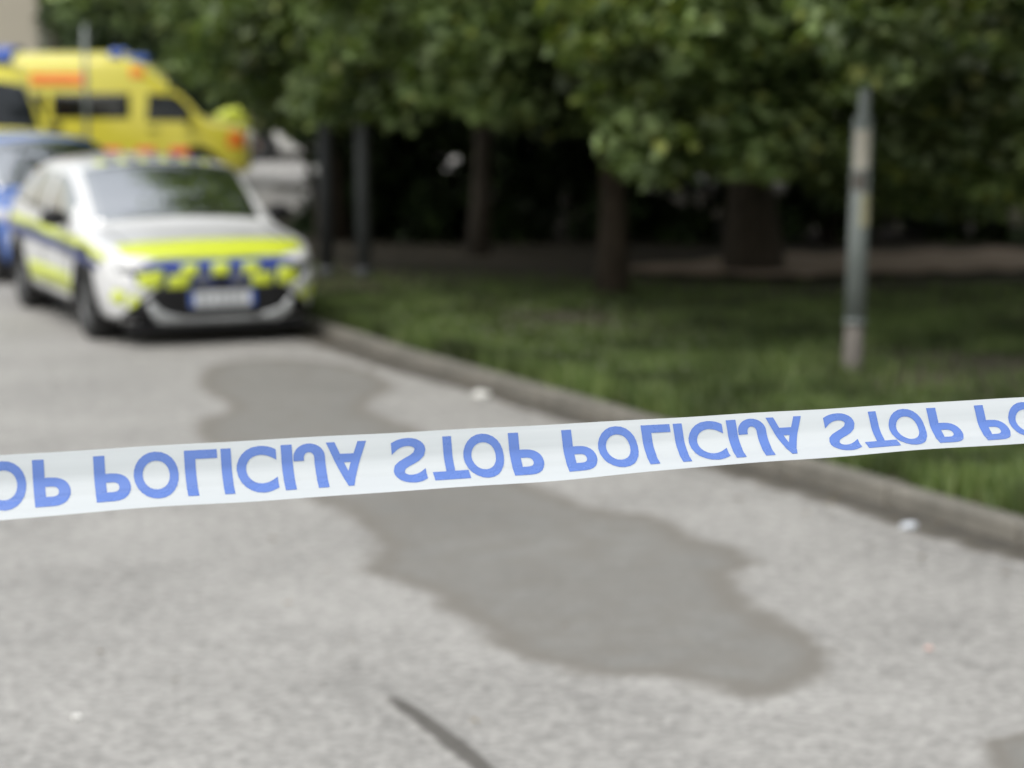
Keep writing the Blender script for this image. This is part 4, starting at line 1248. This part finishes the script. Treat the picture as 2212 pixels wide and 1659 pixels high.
def skin_mesh(name, verts, edges, radii, material, parent, sub=2, root_i=0):
    me = bpy.data.meshes.new(name)
    me.from_pydata(verts, edges, [])
    o = link(bpy.data.objects.new(name, me), parent)
    sk = o.modifiers.new('skin', 'SKIN'); sk.use_smooth_shade = True
    for i, r in enumerate(radii):
        me.skin_vertices[0].data[i].radius = (r, r) if not isinstance(r, tuple) else r
    me.skin_vertices[0].data[root_i].use_root = True
    ss = o.modifiers.new('sub', 'SUBSURF'); ss.levels = sub; ss.render_levels = sub
    bpy.context.view_layer.update()
    dg = bpy.context.evaluated_depsgraph_get()
    m2 = bpy.data.meshes.new_from_object(o.evaluated_get(dg))
    o.modifiers.clear(); o.data = m2
    m2.materials.clear(); m2.materials.append(material)
    m2.polygons.foreach_set('use_smooth', [True] * len(m2.polygons))
    return o
pp = at(466, 300, 42.4); pz = slope(42.4)
per = empty('person', (pp.x, pp.y, pz)); tag(per, 'person in fluorescent yellow green jacket bending forward behind the ambulance bonnet', 'person')
# body bent forward at the hips, looking right along +x: pelvis, spine, neck, head; legs; arms reaching down
bv = [(0, 0, .92), (.16, 0, 1.02), (.34, 0, 1.10), (.50, 0, 1.15), (.60, 0, 1.22), (.68, 0, 1.30), (.74, 0, 1.38),
      (.0, .10, .88), (.04, .12, .50), (-.03, .12, .09), (.14, .13, .045), (0, -.10, .88), (.04, -.12, .50), (-.03, -.12, .09), (.14, -.13, .045),
      (.47, .19, 1.13), (.55, .23, .86), (.66, .16, .66), (.71, .14, .57), (.47, -.19, 1.13), (.55, -.23, .86), (.66, -.16, .66), (.71, -.14, .57)]
be = [(0, 1), (1, 2), (2, 3), (3, 4), (4, 5), (5, 6), (0, 7), (7, 8), (8, 9), (9, 10), (0, 11), (11, 12), (12, 13), (13, 14), (3, 15), (15, 16), (16, 17), (17, 18), (3, 19), (19, 20), (20, 21), (21, 22)]
br = [(.15, .12), (.155, .12), (.165, .13), (.13, .11), .055, .095, .075, .095, .062, .042, .04, .095, .062, .042, .04, .065, .048, .036, .03, .065, .048, .036, .03]
skin_mesh('body', bv, be, br, M['skin'], per)
jv = [(0, 0, .93), (.16, 0, 1.03), (.34, 0, 1.12), (.49, 0, 1.165), (.47, .20, 1.14), (.55, .24, .86), (.65, .17, .69), (.47, -.20, 1.14), (.55, -.24, .86), (.65, -.17, .69)]
jk = skin_mesh('jacket', jv, [(0, 1), (1, 2), (2, 3), (3, 4), (4, 5), (5, 6), (3, 7), (7, 8), (8, 9)], [(.20, .16), (.20, .165), (.205, .17), (.16, .14), .095, .075, .06, .095, .075, .06], M['hivis'], per)
skin_mesh('trousers', [(0, 0, .90), (0, .10, .87), (.04, .12, .50), (-.03, .12, .10), (0, -.10, .87), (.04, -.12, .50), (-.03, -.12, .10)],
          [(0, 1), (1, 2), (2, 3), (0, 4), (4, 5), (5, 6)], [(.17, .14), .125, .09, .075, .125, .09, .075], M['trousers'], per)
bm = bmesh.new(); bmesh.ops.create_uvsphere(bm, u_segments=16, v_segments=12, radius=1, matrix=Matrix.Translation((.69, 0, 1.385)) @ Matrix.Diagonal((.105, .09, .085, 1)))
obj_bm('hair', bm, M['hair'], per, True)
for s in (-1, 1):
    for k in range(5):
        bm = bmesh.new()
        x0, y0 = .715 + (k - 2) * .018, s * (.14 - .01 * abs(k - 2))
        add_tube(bm, [(x0, y0, .575), (x0 + .012, y0, .53), (x0 + .005, y0 - s * .01, .50 + (.03 if k in (0, 4) else 0))], [.009, .009, .007], 6)
        obj_bm('finger', bm, M['skin'], per, True)
per.scale = (1.12, 1.12, 1.12)

# ------------------------------------------------------------------ litter on the road
M['paper'] = plain('white_paper', (0.80, 0.80, 0.78), 0.9, dirt=0.03)
M['paper_blue'] = plain('bluish_paper', (0.70, 0.74, 0.80), 0.8, dirt=0.03)
M['paper_pink'] = plain('pink_scrap', (0.75, 0.5, 0.45), 0.8, dirt=0.03)
def crumple(name, label, px, py, r, material, flat=0.45, cat='litter'):
    p = on_ground(px, py, 0)
    bm = bmesh.new()
    bmesh.ops.create_icosphere(bm, subdivisions=3, radius=r)
    rr = random.Random(px)
    ph = [rr.uniform(0, 6) for _ in range(6)]
    for v in bm.verts:
        d = v.co.normalized()
        k = 0.75 + 0.22 * math.sin(5 * d.x + ph[0]) * math.cos(6 * d.y + ph[1]) + 0.16 * math.sin(9 * d.z + ph[2] + 4 * d.x) + rr.uniform(-.1, .1)
        v.co = Vector((d.x * 1.3, d.y, d.z * flat)) * r * k
    z0 = min(v.co.z for v in bm.verts)
    o = obj_bm(name, bm, material)
    o.location = (p.x, p.y, slope(p.y) + 0.003 - z0)
    return tag(o, label, cat)
crumple('paper_scrap', 'crumpled white paper on the asphalt near the middle of the kerb', 1040, 860, 0.056, M['paper'])
crumple('paper_scrap', 'bluish white scrap lying beside the grit of the gutter', 1962, 1144, 0.035, M['paper_blue'])
crumple('paper_scrap', 'faint grey scrap caught in the gutter grit', 1902, 1082, 0.022, M['paper_blue'])
crumple('pebble', 'tiny white pebble alone on the open asphalt', 165, 1556, 0.012, M['paper'], 0.7, 'pebble')
crumple('paper_scrap', 'tiny pinkish scrap on the pale asphalt beyond the patch end', 2006, 1405, 0.012, M['paper_pink'])

bm = bmesh.new()
for k in range(420):
    t = rnd.uniform(-8, 12); o_ = -abs(rnd.gauss(0.02, 0.22)) - 0.01
    p = kerb_pt(t, o_ if rnd.random() < 0.8 else rnd.uniform(-4, -0.2))
    r_ = rnd.uniform(0.006, 0.02); a = rnd.uniform(0, 6.3)
    q = [Vector((p.x + r_ * math.cos(a + b_) * (1.4 if i % 2 == 0 else 0.7), p.y + r_ * math.sin(a + b_) * (1.4 if i % 2 == 0 else 0.7), slope(p.y) + 0.014 + rnd.uniform(0, 0.008))) for i, b_ in enumerate((0, 1.57, 3.14, 4.71))]
    bm.faces.new([bm.verts.new(x_) for x_ in q])
M['litter_leaf'] = leaf_mat('dry_leaf_bits', (0.05, 0.035, 0.02), (0.14, 0.10, 0.05), (0.30, 0.27, 0.2), 0.1)
tag(obj_bm('leaf_litter', bm, M['litter_leaf']), 'dry leaf bits and grit strewn along the kerb', 'leaf litter', kind='stuff')

# ------------------------------------------------------------------ the police tape
TW = 0.075
def tape_mat():
    m, n, l, b = new_mat('tape_film')
    tc = n.new('ShaderNodeTexCoord')
    mp = n.new('ShaderNodeMapping'); mp.inputs['Scale'].default_value = (1.6, 1, 90)
    l.new(tc.outputs['Object'], mp.inputs['Vector'])
    ns = n.new('ShaderNodeTexNoise'); ns.inputs['Scale'].default_value = 1.0; ns.inputs['Detail'].default_value = 4
    l.new(mp.outputs[0], ns.inputs['Vector'])
    rp = ramp(n, [(0.3, (0.66, 0.705, 0.74)), (0.7, (0.72, 0.765, 0.80))])
    l.new(ns.outputs['Fac'], rp.inputs[0]); l.new(rp.outputs[0], b.inputs['Base Color'])
    b.inputs['Roughness'].default_value = 0.24
    b.inputs['Coat Weight'].default_value = 1.0; b.inputs['Coat Roughness'].default_value = 0.2
    bp = n.new('ShaderNodeBump'); bp.inputs['Strength'].default_value = 0.35; bp.inputs['Distance'].default_value = 0.0015
    l.new(ns.outputs['Fac'], bp.inputs['Height']); l.new(bp.outputs[0], b.inputs['Normal'])
    t = n.new('ShaderNodeBsdfTranslucent'); t.inputs['Color'].default_value = (0.70, 0.76, 0.80, 1)
    mx = n.new('ShaderNodeMixShader'); mx.inputs[0].default_value = 0.35
    l.new(b.outputs[0], mx.inputs[1]); l.new(t.outputs[0], mx.inputs[2])
    l.new(mx.outputs[0], n['Material Output'].inputs['Surface'])
    return m
M['tape'] = tape_mat()
M['tape_ink'] = plain('blue_print', (0.078, 0.165, 0.50), 0.28, coat=1.0, dirt=0.10, scale=40)

# ends of the film in view: depth from its known width at the left, and from the shrinking of the print along it
def tape_point(px, py, dep):
    return Vector((0, 0, CAM_H)) + ray(px, py) * dep
DL = FPX * TW / 133.0
TL, TR = tape_point(0, 1050.0, DL), tape_point(2212, 915.0, DL * 1.153)
tdir = (TR - TL).normalized()
S_IN = (TR - TL).length
zax = Vector((0, 0, 1)); zax = (zax - tdir * zax.dot(tdir)).normalized()
yax = zax.cross(tdir).normalized()                  # away from the camera
rotm = Matrix((tdir, yax, zax)).transposed()
def s_of(px, py=None):
    """where along the film a picture column falls"""
    lo, hi = -4.0, 6.0
    for _ in range(60):
        mid = (lo + hi) / 2
        p = TL + tdir * mid - Vector((0, 0, CAM_H))
        dep = p.y * math.cos(PITCH) - p.z * math.sin(PITCH)
        x = W0 / 2 + FPX * p.x / dep
        if dep < 0.2 or x < px: lo = mid
        else: hi = mid
    return (lo + hi) / 2
def bow(z):
    """cross-section: the lower edge curls towards the viewer"""
    q = (TW / 2 - z) / TW
    fold = 0.0016 * max(0.0, 1 - abs(q - 0.73) / 0.05)          # a crease along the lower third
    return fold - 0.034 * max(0.0, q - 0.40) ** 1.7 / 0.60 ** 1.7 - 0.003 * math.sin(q * math.pi)
def film(s, z, lift=0.0):
    """a point of the film: its section leans back more and more towards the verge"""
    y = bow(z) - lift
    a = R(2 + 24 * min(1.3, max(-0.2, s / S_IN)) + 2.2 * math.sin(s * 7.3 + 0.6) + 1.2 * math.sin(s * 17.0 + z * 25))
    return (s, y * math.cos(a) + z * math.sin(a), z * math.cos(a) - y * math.sin(a) + 0.0008 * math.sin(s * 6.1) + 0.0003 * math.sin(s * 31 + 2))
S0, S1 = -1.55, S_IN + 3.45
tape = empty('barrier_tape', TL); tape.rotation_euler = rotm.to_euler()
tag(tape, 'white police tape with upside down blue lettering stretched across the road', 'barrier tape')
v, f = [], []
rows = [TW / 2 - TW * i / 24 for i in range(25)]
ns_ = 420
for i in range(ns_ + 1):
    s = S0 + (S1 - S0) * i / ns_
    for z in rows:
        v.append(film(s, z))
m_ = len(rows)
for i in range(ns_):
    for j in range(m_ - 1):
        a = i * m_ + j
        f.append((a, a + 1, a + m_ + 1, a + m_))
obj_py('film', v, f, M['tape'], tape, True)

# letters: font outlines made bold, turned upside down (we see the back of the film), laid on the curve
def glyph(ch, s_at, width, height, weight):
    if ch == 'J':
        bm = bmesh.new()
        pts = [(.70, 1), (.46, 1), (.46, .31)] + [(.345 + .115 * math.cos(a), .31 - .13 * math.sin(a)) for a in np.linspace(.2, math.pi - .2, 12)] + [(.23, .31), (.23, .37), (0, .37), (0, .29)] \
            + [(.35 - .35 * math.cos(a), .29 - .31 * math.sin(a)) for a in np.linspace(.12, math.pi - .12, 20)] + [(.70, .29)]
        fc = bm.faces.new([bm.verts.new((x, y, 0)) for x, y in pts])
        fc.normal_update(); bmesh.ops.triangulate(bm, faces=[fc])
        return fit_glyph(bm, s_at, width, height)
    cu = bpy.data.curves.new('glyph', 'FONT')
    cu.body = ch; cu.size = 1.0; cu.offset = weight; cu.resolution_u = 6
    o = bpy.data.objects.new('glyph', cu); COL.objects.link(o)
    bpy.context.view_layer.update()
    dg = bpy.context.evaluated_depsgraph_get()
    me = bpy.data.meshes.new_from_object(o.evaluated_get(dg))
    bpy.data.objects.remove(o, do_unlink=True)
    bm = bmesh.new(); bm.from_mesh(me); bpy.data.meshes.remove(me)
    bmesh.ops.remove_doubles(bm, verts=bm.verts[:], dist=1e-5)
    return fit_glyph(bm, s_at, width, height)

def fit_glyph(bm, s_at, width, height):
    xs = [q.co.x for q in bm.verts]; ys = [q.co.y for q in bm.verts]
    x0, x1, y0, y1 = min(xs), max(xs), min(ys), max(ys)
    for q in bm.verts:
        q.co = Vector(((q.co.x - x0) / (x1 - x0) * width, 0, -((q.co.y - y0) / (y1 - y0) - 0.5) * height))
    for k in range(1, 24):
        z = TW / 2 - TW * k / 24
        bmesh.ops.bisect_plane(bm, geom=bm.verts[:] + bm.edges[:] + bm.faces[:], plane_co=(0, 0, z + 0.002), plane_no=(0, 0, 1))
    for q in bm.verts:
        f_ = film(s_at + q.co.x, q.co.z + LIFT, 0.0007)
        q.co = Vector((f_[0] - s_at, f_[1], f_[2]))
    bm.normal_update()
    for fa in bm.faces:
        if fa.normal.y > 0: fa.normal_flip()
    me = bpy.data.meshes.new('printed_letter'); bm.to_mesh(me); bm.free()
    me.materials.append(M['tape_ink'])
    return me
LIFT = 0.0012
CAP = TW * 0.748
PER = (s_of(2110) - s_of(203)) / 2
spans = [('P', 203, 280), ('O', 288, 385), ('L', 399, 470), ('I', 478, 500), ('C', 510, 597), ('I', 608, 632), ('J', 634, 702), ('A', 706, 793),
         ('S', 845, 919), ('T', 928, 1005), ('O', 999, 1086), ('P', 1099, 1169)]
for ch, xa, xb in spans:
    sa, sb = s_of(xa), s_of(xb)
    for k in range(-3, 6):
        s = sa + k * PER
        if s < S0 + 0.02 or s + (sb - sa) > S1 - 0.02: continue
        me = glyph(ch, s, sb - sa, CAP * (1.03 if ch in 'OCS' else 1.0), {'J': 0.0, 'S': 0.022}.get(ch, 0.028))
        o = bpy.data.objects.new('printed_letter', me)
        o.location = (s, 0, 0)
        link(o, tape)

# posts the film is tied to, outside the picture
def tie_post(s, off, label):
    p = TL + tdir * s + yax * off
    zg = KERB_H if s > 0 else 0.0
    root = empty('tie_post', (p.x, p.y, zg)); tag(root, label, 'post')
    bm = bmesh.new(); add_tube(bm, [(0, 0, 0.0), (0, 0, 0.9), (0, 0, 1.75)], [0.03, 0.03, 0.03], 16); obj_bm('pole', bm, M['steel_pale'], root, True)
    bm = bmesh.new(); add_lathe(bm, [(0.001, 0.0), (0.20, 0.0), (0.19, 0.05), (0.05, 0.09), (0.001, 0.09)], 'z', 24); obj_bm('foot', bm, M['black'], root, True)
tie_post(S0 + 0.01, 0.030, 'slim steel post on the road holding the tape end')
tie_post(S1 - 0.01, 0.030, 'slim steel post on the verge holding the tape end')
